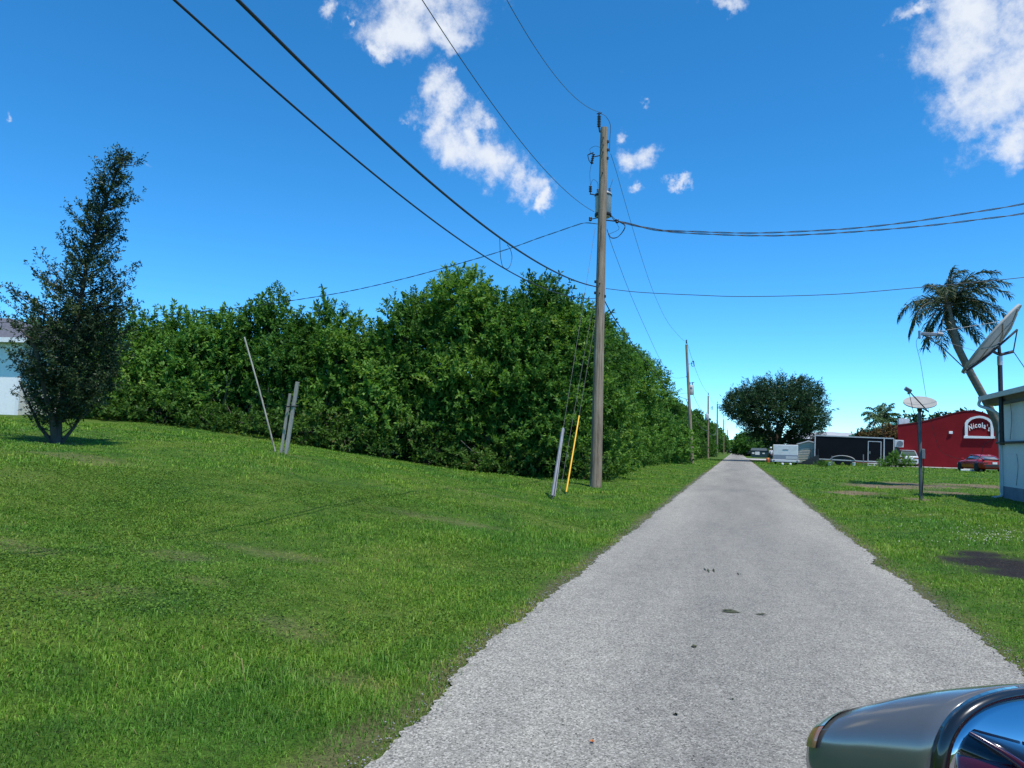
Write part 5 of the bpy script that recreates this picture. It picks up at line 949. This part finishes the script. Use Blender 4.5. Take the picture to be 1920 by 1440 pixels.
# ------------------------------------------------------------------ cars
def car(root, paint, st, gh, W, wy, wr=.33, spoiler=False, plate=True):
    """st: (y, half width, bottom, top) along the body; gh: (y, half width at the belt, half width at the roof, belt, top)"""
    rings = [[(-w*.84, y, zt), (-w*.96, y, zt-.07), (-w, y, zt*.62+zb*.38), (-w*.985, y, zb+.12), (-w*.86, y, zb), (w*.86, y, zb), (w*.985, y, zb+.12), (w, y, zt*.62+zb*.38), (w*.96, y, zt-.07), (w*.84, y, zt)] for y, w, zb, zt in st]
    MB().loft([[Vector(p) for p in r] for r in rings]).build('body', paint, root)
    rings = [[(-wb, y, zb), (-wb*.97, y, zb+(zt-zb)*.35), (-wt, y, zt-.02), (-wt*.8, y, zt), (wt*.8, y, zt), (wt, y, zt-.02), (wb*.97, y, zb+(zt-zb)*.35), (wb, y, zb)] for y, wb, wt, zb, zt in gh]
    MB().loft([[Vector(p) for p in r] for r in rings]).build('window', M['glass'], root)
    top = max(g[4] for g in gh); rp = [g for g in gh if g[4] > top-.14]; mb = MB(); ext = [[(-g[2]*1.02, g[0], g[4]-.035), (-g[2]*.8, g[0], g[4]+.018), (g[2]*.8, g[0], g[4]+.018), (g[2]*1.02, g[0], g[4]-.035)] for g in rp]
    mb.loft([[Vector(p) for p in r] for r in ext], smooth=True); mb.build('roof', paint, root)
    mb = MB()
    for s in (-1, 1):
        mb.tube([(s*g[2]*1.0, g[0], g[4]-.02) for g in gh], .035, 6); mid_ = gh[len(gh)//2]; mb.tube([(s*mid_[1], mid_[0], mid_[3]), (s*mid_[2], mid_[0], mid_[4]-.02)], .04, 6)
        for g in (gh[0], gh[-1]): mb.tube([(s*g[1], g[0], g[3]), (s*g[2], g[0], g[4]-.02)], .035, 6)
    mb.build('pillar', paint, root)
    for y in wy:
        for s in (-1, 1): MB().lathe([(wr*.9, -.03), (wr*1.13, -.03), (wr*1.13, .035), (wr*.9, .035)], (s*(W/2-.03), y, wr+.02), 22, R=Matrix.Rotation(PI/2, 3, 'Y')).build('wheel_arch', M['blackplas'], root); wheel(root, (s*(W/2-.09), y, wr), wr, .22)
    yr = st[0][0]; zt = st[0][3]
    for s in (-1, 1): MB().box((s*(W/2-.27), yr+.005, zt-.12), (.40, .06, .13), bev=.02).build('tail_light', M['lamp_red'], root)
    MB().box((0, yr-.01, st[0][2]+.16), (W*.78, .08, .14), bev=.02).build('bumper', M['blackplas'], root)
    if plate: MB().box((0, yr-.03, st[0][2]+.34), (.34, .03, .16)).build('number_plate', M['white'], root)
    if spoiler: mb = MB(); mb.box((0, yr+.12, zt+.12), (W*.86, .24, .05), bev=.015); [mb.box((s*W*.34, yr+.14, zt+.05), (.06, .12, .12)) for s in (-1, 1)]; mb.build('spoiler', M['blackplas'], root)
    for s in (-1, 1): mb = MB(); mb.box((s*(W/2+.08), gh[-1][0]-.35, gh[0][3]+.08), (.2, .1, .13), bev=.03); mb.build('side_mirror', paint, root)
root = vroot('red_coupe', 1838, 884, 60.5, 9, 'bright red two-door coupe with a black rear spoiler, parked by the red wall', 'car')
car(root, M['carred'], [(-2.35, .80, .36, .86), (-2.25, .90, .24, .95), (-1.4, .95, .2, .97), (0, .95, .2, .93), (1.2, .95, .2, .88), (2.0, .90, .22, .80), (2.35, .74, .3, .64)], [(-2.0, .78, .60, .9, .96), (-1.2, .82, .58, .9, 1.24), (-.5, .82, .60, .9, 1.34), (.2, .82, .60, .9, 1.33), (1.0, .80, .70, .86, .92)], 1.9, (-1.4, 1.45), spoiler=True)
root = vroot('white_suv', 1692, 874, 76.5, 4, 'white SUV seen from behind, parked between the black trailer and the red wall', 'car')
car(root, M['carwhite'], [(-2.3, .84, .42, 1.0), (-2.2, .93, .3, 1.08), (-1.2, .95, .28, 1.08), (0, .95, .28, 1.05), (1.2, .95, .28, 1.0), (2.1, .88, .3, .9), (2.35, .74, .36, .74)], [(-2.2, .80, .62, 1.02, 1.52), (-1.9, .82, .64, 1.02, 1.64), (-.5, .84, .66, 1.02, 1.70), (.4, .84, .64, 1.0, 1.66), (1.15, .8, .7, .96, 1.02)], 1.92, (-1.4, 1.4), .36)
for px, D, dz, paint, lab in ((1370, 240, 0, 'blackplas', 'dark distant car parked on the left at the far end of the lane'), (1377, 300, 0, 'carwhite', 'white distant car standing on the lane at its far end'), (1374, 262, 0, 'carwhite', 'pale distant van at the far left end of the lane behind the dark car')):
    b = P(px, 849, D); root = empty('parked_car', (b[0], b[1], .02), lab, 'car')
    car(root, M[paint], [(-2.2, .84, .4, 1.0), (-1.2, .95, .28, 1.05), (1.2, .95, .28, 1.0), (2.2, .8, .36, .8)], [(-2.1, .80, .62, 1.0, 1.5), (-1.2, .84, .66, 1.0, 1.65), (.4, .84, .64, 1.0, 1.62), (1.15, .8, .7, .96, 1.02)], 1.92, (-1.4, 1.4), .34)
for px, lab in ((1811, 'white parking block in front of the red coupe, left one'), (1832, 'white parking block under the flank of the red coupe, right one')):
    b = P(px, 885, 60); b[2] = hz(b[0], b[1]); tag(MB().box(b+np.array([0, .0, .08]), (.75, .18, .14), bev=.03).build('parking_block', M['white']), lab, 'parking block')
sd += 1; b = P(1684, 878, 71); b[2] = hz(b[0], b[1]); tree('leafy_shrub', 'straggly green shrub growing in front of the white SUV', 'shrub', b, [(-.9, 0, .35, .7, .5, .35), (0, 0, .5, .7, .5, .5), (.7, 0, .4, .6, .5, .4), (-.3, 0, .9, .35, .3, .4)], 'leafA', dens=20, K=14, L=.35, lw=.05, lh=.15, shoots=6, shoot_h=.6, trunk_r=.03)
sd += 1; b = P(1543, 877, 70); b[2] = hz(b[0], b[1]); tree('weed_clump', 'dark weed clump in the grass in front of the black trailer', 'weed', b, [(0, 0, .2, .6, .4, .22)], 'leafB', dens=25, K=12, L=.25, lw=.04, lh=.14, shoots=2, shoot_h=.4, trunk_r=.02)

# ------------------------------------------------------------------ person by the white trailer
def person():
    b = P(1446, 867, 82); b[2] = hz(b[0], b[1]); root = empty('person', b, 'person in a white cap and pale shirt standing just left of the white trailer', 'person', rz=math.radians(35))
    J = {'pel': (0, 0, .92), 'ch': (0, .01, 1.25), 'neck': (0, .02, 1.45), 'head': (0, .05, 1.60), 'crn': (0, .03, 1.70), 'ls': (-.18, .01, 1.38), 'le': (-.25, .03, 1.10), 'lw': (-.22, .16, .88), 'lh': (-.2, .2, .80), 'rs': (.18, .01, 1.38), 're': (.25, .02, 1.10), 'rw': (.2, .22, .95), 'rh': (.17, .29, .93),
         'lk': (-.11, .02, .50), 'la': (-.12, -.02, .08), 'lt': (-.13, .14, .03), 'rk': (.12, .04, .50), 'ra': (.13, 0, .08), 'rt': (.15, .16, .03), 'lp': (-.1, 0, .88), 'rp': (.1, 0, .88)}
    Ed = [('pel', 'ch'), ('ch', 'neck'), ('neck', 'head'), ('head', 'crn'), ('ch', 'ls'), ('ls', 'le'), ('le', 'lw'), ('lw', 'lh'), ('ch', 'rs'), ('rs', 're'), ('re', 'rw'), ('rw', 'rh'), ('pel', 'lp'), ('pel', 'rp'), ('lp', 'lk'), ('lk', 'la'), ('la', 'lt'), ('rp', 'rk'), ('rk', 'ra'), ('ra', 'rt')]
    Rd = dict(pel=.13, ch=.145, neck=.055, head=.095, crn=.075, ls=.06, rs=.06, le=.045, re=.045, lw=.033, rw=.033, lh=.035, rh=.035, lp=.09, rp=.09, lk=.065, rk=.065, la=.045, ra=.045, lt=.035, rt=.035)
    def skin(name, keys, grow, mt_):
        ks = [k for k in J if k in keys]; me = bpy.data.meshes.new(name); me.from_pydata([J[k] for k in ks], [(ks.index(a), ks.index(b)) for a, b in Ed if a in keys and b in keys], []); o = bpy.data.objects.new(name, me); COL.objects.link(o)
        o.modifiers.new('s', 'SKIN'); 
        for i, k in enumerate(ks): sv = me.skin_vertices[0].data[i]; sv.radius = (Rd[k]*grow, Rd[k]*grow*(.8 if k in ('ch', 'pel') else 1)); sv.use_root = (i == 0)
        ss = o.modifiers.new('u', 'SUBSURF'); ss.levels = 1; ss.render_levels = 1
        dg = bpy.context.evaluated_depsgraph_get(); m2 = bpy.data.meshes.new_from_object(o.evaluated_get(dg)); o.modifiers.clear(); o.data = m2; m2.materials.clear(); m2.materials.append(mt_); o.parent = root
    skin('body', set(J), 1, M['skin']); skin('shirt', {'pel', 'ch', 'ls', 'le', 'rs', 're'}, 1.14, M['shirt']); skin('trousers', {'pel', 'lp', 'rp', 'lk', 'rk', 'la', 'ra'}, 1.2, M['trousers'])
    mb = MB(); mb.lathe([(.11, 0), (.115, .05), (.09, .12), (.03, .15)], (0, .04, 1.63), 14); mb.box((0, .17, 1.645), (.15, .12, .015), bev=.005); mb.build('cap', M['white'], root)
person()
b = P(1440, 862, 84); b[2] = hz(b[0], b[1]); tag(MB().lathe([(.16, 0), (.2, .3), (.2, .5), (.12, .55)], b, 12).build('canister', M['orange']), 'orange canister on the grass left of the standing person', 'canister')

# ------------------------------------------------------------------ own vehicle: door mirror at the lower right
root = empty('near_car', (1.35, .2, 0), 'maroon car at the bottom right corner, showing only its shiny grey door mirror', 'car')
C0 = Vector(P(1752, 1416, .80)); yaw = math.radians(32); mx = Vector((math.cos(yaw), math.sin(yaw), 0)); my = Vector((-math.sin(yaw), math.cos(yaw), 0)); mz = Vector((.07, 0, 1)).normalized()
def ML(x, y, z): return C0+mx*x+my*y+mz*z
hw, hh = .13, .085; cx_ = .125; zc_ = -.018
def sring(y, sx, sz, ox=0, oz=0, e=2.8, n=72):
    out = []
    for k in range(n):
        t = 2*PI*k/n; c, s = math.cos(t), math.sin(t); out.append(ML(cx_+ox+hw*sx*math.copysign(abs(c)**(2/e), c), y, zc_+oz+hh*sz*math.copysign(abs(s)**(2/e), s)))
    return out
PRF = np.array([(0, 1.0, 1.0, 0, 0), (.03, 1.02, .98, -.010, -.007), (.07, 1.01, .90, -.026, -.016), (.105, .97, .80, -.042, -.026), (.135, .90, .69, -.054, -.034), (.155, .80, .57, -.060, -.038), (.168, .62, .42, -.062, -.040), (.175, .36, .24, -.062, -.040)])
def pf_(y): return [float(np.interp(y, PRF[:, 0], PRF[:, k])) for k in (1, 2, 3, 4)]
mb = MB(); mb.loft([sring(-.001, .96, .95)]+[sring(y, *pf_(y)) for y in (.002, .015, .03, .05, .07, .088, .105, .12, .135, .147, .155, .162, .168, .175)])
hs = child(mb, 'mirror_housing', M['housing'], root)
mb = MB(); mb.loft([sring(-.010, .93, .915), sring(-.017, .945, .93), sring(-.017, .985, .975), sring(-.010, 1.008, 1.004), sring(-.002, 1.012, 1.008), sring(-.0015, .95, .94)]); kid_of(mb, 'bezel', M['gloss_black'], hs)
mb = MB(); mb.loft([sring(-.0085, .94, .925), sring(-.0125, .94, .925)]+[sring(-.0125-.030*(1-(q/.94)**2), q, q*.985) for q in (.85, .72, .58, .44, .3, .16, .03)]); kid_of(mb, 'mirror_glass', M['mirror'], hs)
def strip(y0, y1, za, zb, mt_, nm, pr=.003):
    rows = []
    for y in np.linspace(y0, y1, 10):
        s, sz, ox, oz = pf_(y)
        row = []
        for t in np.linspace(za, zb, 24):
            c, sn = math.cos(t), math.sin(t); row.append(ML(cx_+ox+(hw*s+pr)*math.copysign(abs(c)**(2/2.8), c), y, zc_+oz+(hh*sz+pr)*math.copysign(abs(sn)**(2/2.8), sn)))
        rows.append(row)
    mb = MB(); mb.add([p for r in rows for p in r], [(i*24+j, i*24+j+1, i*24+24+j+1, i*24+24+j) for i in range(9) for j in range(23)], True); kid_of(mb, nm, M[mt_], hs)
strip(.128, .166, PI*.60, PI*.84, 'teal_lens', 'clear_lens'); strip(.128, .166, PI*.845, PI*.97, 'orange_lens', 'turn_signal')
mb = MB(); mb.tube([ML(.2, .06, -.06), ML(.3, .02, -.09), ML(.40, -.02, -.10)], [.035, .03, .04], 12); child(mb, 'mirror_arm', M['gloss_black'], root)
cx0 = 1.42
st_ = [(-2.6, .80, .45, .95), (-2.4, .92, .28, 1.02), (-1.2, .94, .25, 1.02), (0, .94, .25, 1.0), (.9, .93, .25, .97), (1.6, .88, .28, .90), (1.95, .70, .34, .74)]
rings = [[(cx0-w*.84, y, zt), (cx0-w*.96, y, zt-.07), (cx0-w, y, zt*.62+zb*.38), (cx0-w*.985, y, zb+.12), (cx0-w*.86, y, zb), (cx0+w*.86, y, zb), (cx0+w*.985, y, zb+.12), (cx0+w, y, zt*.62+zb*.38), (cx0+w*.96, y, zt-.07), (cx0+w*.84, y, zt)] for y, w, zb, zt in st_]
mb = MB(); mb.loft([[Vector(p) for p in r] for r in rings]); child(mb, 'body', M['maroon'], root)
gh_ = [(-2.2, .80, .62, 1.0, 1.36), (-1.5, .84, .64, 1.0, 1.46), (-.4, .84, .66, 1.0, 1.48), (.1, .84, .64, .98, 1.40), (.75, .8, .7, .95, 1.0)]
rings = [[(cx0-wb, y, zb), (cx0-wb*.97, y, zb+(zt-zb)*.35), (cx0-wt, y, zt-.02), (cx0-wt*.8, y, zt), (cx0+wt*.8, y, zt), (cx0+wt, y, zt-.02), (cx0+wb*.97, y, zb+(zt-zb)*.35), (cx0+wb, y, zb)] for y, wb, wt, zb, zt in gh_]
mb = MB(); mb.loft([[Vector(p) for p in r] for r in rings]); child(mb, 'window', M['glass'], root)
mb = MB(); mb.loft([[Vector((cx0-g[2]*1.02, g[0], g[4]-.03)), Vector((cx0-g[2]*.8, g[0], g[4]+.018)), Vector((cx0+g[2]*.8, g[0], g[4]+.018)), Vector((cx0+g[2]*1.02, g[0], g[4]-.03))] for g in gh_[:4]]); child(mb, 'roof', M['maroon'], root)
mb = MB()
for s in (-1, 1):
    for g in (gh_[0], gh_[2]): mb.tube([(cx0+s*g[1], g[0], g[3]), (cx0+s*g[2], g[0], g[4])], .035, 6)
    mb.tube([(cx0+s*.8, .75, .97), (cx0+s*.65, .1, 1.40)], .03, 6)
child(mb, 'pillar', M['maroon'], root)
for y in (-1.6, 1.2):
    for s in (-1, 1):
        R = Matrix.Rotation(PI/2, 3, 'Y'); mb = MB(); mb.lathe([(.2, -.1), (.31, -.1), (.33, -.06), (.33, .06), (.31, .1), (.2, .1)], (cx0+s*.86, y, .34), 24, R=R); o = child(mb, 'wheel', M['rubber'], root); mb = MB(); mb.lathe([(.02, -.09), (.2, -.085), (.2, .085), (.02, .09)], (cx0+s*.86, y, .34), 18, R=R); kid_of(mb, 'rim', M['alu'], o)

# ------------------------------------------------------------------ litter on the lane
def scrap(px, py, L, ang, m, label, n=5, spread=.4, name='leaf_litter', wr=.3):
    L = L*.75
    c = G(px, py, .032); mb = MB(); r = random.Random(px)
    for i in range(n):
        a = ang+r.uniform(-spread, spread); o = Vector((c[0]+r.uniform(-.3, .3)*L, c[1]+r.uniform(-.3, .3)*L, .034+r.uniform(0, .006))); d = Vector((math.cos(a), math.sin(a), r.uniform(0, .06)))*L*r.uniform(.3, .6); s = Vector((-d.y, d.x, 0))*wr
        mb.add([o-d, o+s+Vector((0, 0, .006)), o+d, o-s], [(0, 1, 2, 3)])
    tag(mb.build(name, M[m]), label, 'leaf litter')
scrap(1328, 1070, .34, 1.75, 'litter', 'thin dark twig lying on the lane, farthest of the litter, left one', 4, .12, 'twig', .09); scrap(1387, 1077, .17, 1.6, 'litter', 'short dark twig on the lane, right of the farthest one', 3, .15, 'twig', .12)
scrap(1368, 1147, .17, .1, 'litter', 'olive brown leafy sprig lying across the middle of the lane', 6, .35); scrap(1426, 1153, .10, .0, 'litter', 'tiny brown leaf just right of the leafy sprig on the lane', 2, .2)
scrap(1301, 1213, .07, .5, 'litter', 'small dark leaf clump on the lane, left of its middle', 6, 2, wr=.5); scrap(1267, 1341, .035, .3, 'litter', 'small black speck of debris on the near lane', 5, 2, wr=.6)
scrap(1110, 1391, .035, .3, 'litter_o', 'orange brown dead leaf on the near lane', 5, 2, wr=.5); scrap(1372, 1312, .03, .9, 'litter', 'tiny dark crumb of debris on the lane, right of the black speck', 3, 2)
def flowers():
    vs = []; r = random.Random(3)
    for i in range(160):
        g = G(r.gauss(1870, 55), r.gauss(1012, 9)) if i < 110 else G(r.uniform(1640, 1900), r.uniform(960, 1030))
        if g[0] < 2.4: continue
        a = r.uniform(0, 6); s = .012; z = hz(g[0], g[1])+r.uniform(.05, .09); vs += [(g[0]+math.cos(a+k*PI/2)*s, g[1]+math.sin(a+k*PI/2)*s*1.2, z+(.01 if k % 2 else 0)) for k in range(4)]
    tag(npmesh('tiny_flowers', vs, quads(len(vs)//4), M['white']), 'tiny white wildflowers scattered in the right lawn', 'flowers', kind='stuff')
flowers()

# ------------------------------------------------------------------ sky, sun, camera
EL = math.radians(67); SA = Vector((.62, -.55, 0)).normalized(); sdir = Vector((SA.x*math.cos(EL), SA.y*math.cos(EL), math.sin(EL)))
w = bpy.data.worlds.new('World'); scene.world = w; w.use_nodes = True; nt = NT(w.node_tree); bg = w.node_tree.nodes['Background']
sky = nt.n('ShaderNodeTexSky', sky_type='NISHITA', sun_disc=False, sun_elevation=EL, sun_rotation=math.atan2(sdir.x, sdir.y), air_density=.60, dust_density=0.0, ozone_density=4.0)
SKS = .15; bg.inputs['Strength'].default_value = SKS
hs_ = nt.n('ShaderNodeHueSaturation'); hs_.inputs['Saturation'].default_value = 1.18; hs_.inputs['Value'].default_value = 1.35; nt.l(mixc(nt, 1.0, sky.outputs[0], (.80, 1.03, 1.06), 'MULTIPLY'), hs_.inputs['Color'])
dirv = nt.n('ShaderNodeTexCoord').outputs['Generated']
nrm = nt.n('ShaderNodeVectorMath', operation='NORMALIZE'); nt.l(dirv, nrm.inputs[0]); dv = nrm.outputs[0]
def blob(px, py, rx, ry, rot=0, wgt=1.0):
    d = ray(px, py); ln = np.linalg.norm(d); d = Vector(d/ln); r = Vector(CR); r = (r-d*r.dot(d)).normalized(); u = d.cross(r)*-1; u = u if u.dot(Vector(CU)) > 0 else -u; a = math.radians(-rot)
    r2 = r*math.cos(a)+u*math.sin(a); u2 = u*math.cos(a)-r*math.sin(a); z = r2.cross(u2); Mx = Matrix((r2, u2, z)).transposed()
    mp = nt.n('ShaderNodeMapping', vector_type='TEXTURE'); mp.inputs['Location'].default_value = d; mp.inputs['Rotation'].default_value = Mx.to_euler('XYZ'); mp.inputs['Scale'].default_value = (rx/F/ln, ry/F/ln, rx/F/ln)
    nt.l(globals().get('dvw', dv), mp.inputs[0]); le = nt.n('ShaderNodeVectorMath', operation='LENGTH'); nt.l(mp.outputs[0], le.inputs[0]); s = nt.n('ShaderNodeMath', operation='SUBTRACT'); s.inputs[0].default_value = wgt+.08; nt.l(le.outputs['Value'], s.inputs[1]); return s.outputs[0]
BL = [(775, 15, 95, 62), (745, 62, 58, 38), (708, 95, 26, 16, 60), (825, 55, 45, 35), (835, 185, 36, 46), (812, 235, 36, 46), (858, 275, 78, 48, 30), (930, 305, 70, 42, 32), (985, 345, 48, 34, 40), (1022, 385, 16, 20, 0), (885, 240, 30, 45, -15), (850, 150, 18, 20, 0, .8),
      (622, 30, 22, 24, 0, .85), (664, 40, 10, 22, 0, .6), (1185, 300, 34, 24, -15, .95), (1160, 262, 18, 22, 0, .75), (1200, 345, 18, 16, 30, .6), (1274, 347, 22, 14, 0, .65), (1216, 179, 16, 12, 0, .55), (1168, 126, 18, 10, 20, .35),
      (1855, 55, 100, 85, 0, 1.0), (1885, 165, 75, 90, 20, 1.0), (1905, 255, 36, 55, 0, .85), (1728, 12, 42, 20, 0, .8), (1812, 30, 70, 45, 0), (1800, 190, 26, 14, 40, .5), (1362, 6, 42, 16, 0, .9), (775, 232, 26, 12, 0, .6), (284, 300, 22, 9, 0, .45),
      (0, 200, 12, 18, 0, .05), (2100, -100, 220, 200), (780, -160, 260, 90), (-300, -400, 300, 160), (1500, -500, 500, 150)]
wn_ = nt.n('ShaderNodeTexNoise'); wn_.inputs['Scale'].default_value = 22; wn_.inputs['Detail'].default_value = 5; wn_.inputs['Roughness'].default_value = .6; nt.l(dv, wn_.inputs['Vector'])
v1 = nt.n('ShaderNodeVectorMath', operation='SUBTRACT'); nt.l(wn_.outputs['Color'], v1.inputs[0]); v1.inputs[1].default_value = (.5, .5, .5)
v2 = nt.n('ShaderNodeVectorMath', operation='MULTIPLY_ADD'); nt.l(v1.outputs[0], v2.inputs[0]); v2.inputs[1].default_value = (.075, .075, .075); nt.l(nrm.outputs[0], v2.inputs[2]); dvw = v2.outputs[0]
mx_ = None
for bl in BL:
    o = blob(*bl)
    if mx_ is None: mx_ = o
    else: s = nt.n('ShaderNodeMath', operation='SMOOTH_MAX'); s.inputs[2].default_value = .25; nt.l(mx_, s.inputs[0]); nt.l(o, s.inputs[1]); mx_ = s.outputs[0]
nz = noise(nt, dv, 15, 12, .66); nz2 = noise(nt, dv, 5.2, 6, .5); nz3 = noise(nt, dv, 48, 6, .7)
def ma(op, a, b):
    n = nt.n('ShaderNodeMath', operation=op)
    for i, v in enumerate((a, b)):
        if isinstance(v, (int, float)): n.inputs[i].default_value = v
        else: nt.l(v, n.inputs[i])
    return n.outputs[0]
dens = ma('ADD', mx_, ma('ADD', mul(nt, ma('SUBTRACT', nz, .41), 3.2), mul(nt, ma('SUBTRACT', nz3, .5), .6)))
cm = nt.n('ShaderNodeMapRange', interpolation_type='SMOOTHSTEP', i_1=-.05, i_2=1.35); nt.l(dens, cm.inputs[0])
shade = nt.n('ShaderNodeMapRange', i_1=.2, i_2=1.5); nt.l(ma('ADD', dens, mul(nt, nz2, .6)), shade.inputs[0])
k = 1/SKS; cc = ramp(nt, shade.outputs[0], [(0, (.56*k, .64*k, .78*k)), (.45, (.80*k, .81*k, .84*k)), (1, (.66*k, .71*k, .79*k))])
mxn = nt.n('ShaderNodeMix', data_type='RGBA'); nt.l(cm.outputs[0], mxn.inputs[0]); nt.l(hs_.outputs[0], mxn.inputs[6]); nt.l(cc, mxn.inputs[7]); nt.l(mxn.outputs[2], bg.inputs['Color'])
sl = bpy.data.lights.new('sun', 'SUN'); sl.energy = 4.0; sl.angle = math.radians(.53); sl.color = (1, .965, .90); so = bpy.data.objects.new('sun', sl); COL.objects.link(so); so.rotation_euler = (-sdir).to_track_quat('-Z', 'Y').to_euler(); so.location = (0, 0, 30)
cam = bpy.data.cameras.new('camera'); cam.sensor_width = 36; cam.lens = 36*F/1920; cam.clip_start = .05; cam.clip_end = 9000; co = bpy.data.objects.new('camera', cam); COL.objects.link(co)
co.matrix_world = Matrix(((CR[0], CU[0], -CF[0], 0), (CR[1], CU[1], -CF[1], 0), (CR[2], CU[2], -CF[2], CAMH), (0, 0, 0, 1))); scene.camera = co
vs_ = scene.view_settings; vs_.view_transform = 'Standard'; vs_.look = 'None'; vs_.exposure = .3; vs_.gamma = 1
scene.render.engine = 'CYCLES'; scene.cycles.max_bounces = 6; scene.cycles.transparent_max_bounces = 4

GROUPS = {'thicket_tree': 'trees of the dense thicket on the left', 'undergrowth_bush': 'low bushes along the foot of the thicket', 'utility_pole': 'utility poles along the left of the lane', 'roadside_tree': 'trees along the far lane', 'roadside_bush': 'bushes along the far lane',
          'primary_wire': 'high wires of the pole line', 'neutral_wire': 'lower wires of the pole line', 'telephone_cable': 'telephone cables', 'service_cable': 'twisted service cables', 'guy_wire': 'guy wires of the near pole', 'guy_wire_guard': 'guards on the guy wires', 'stake': 'grey stakes in the lawn',
          'palm_tree': 'palms on the right', 'parked_car': 'distant cars at the end of the lane', 'parking_block': 'white parking blocks by the red coupe', 'bucket': 'white things standing by the black trailer', 'post': 'grey posts by the black trailer', 'can': 'small cans under the white trailer', 'leaf_litter': 'leaf litter on the lane', 'twig': 'twigs on the lane', 'far_wood': 'distant tree lines'}
for o in scene.objects:
    if o.parent is None:
        b_ = o.name.split('.')[0]
        if b_ in GROUPS and o.get('kind') != 'stuff': o['group'] = GROUPS[b_]
        if o.get('label') and not 4 <= len(o['label'].split()) <= 16: print('LABEL', len(o['label'].split()), o['label'])
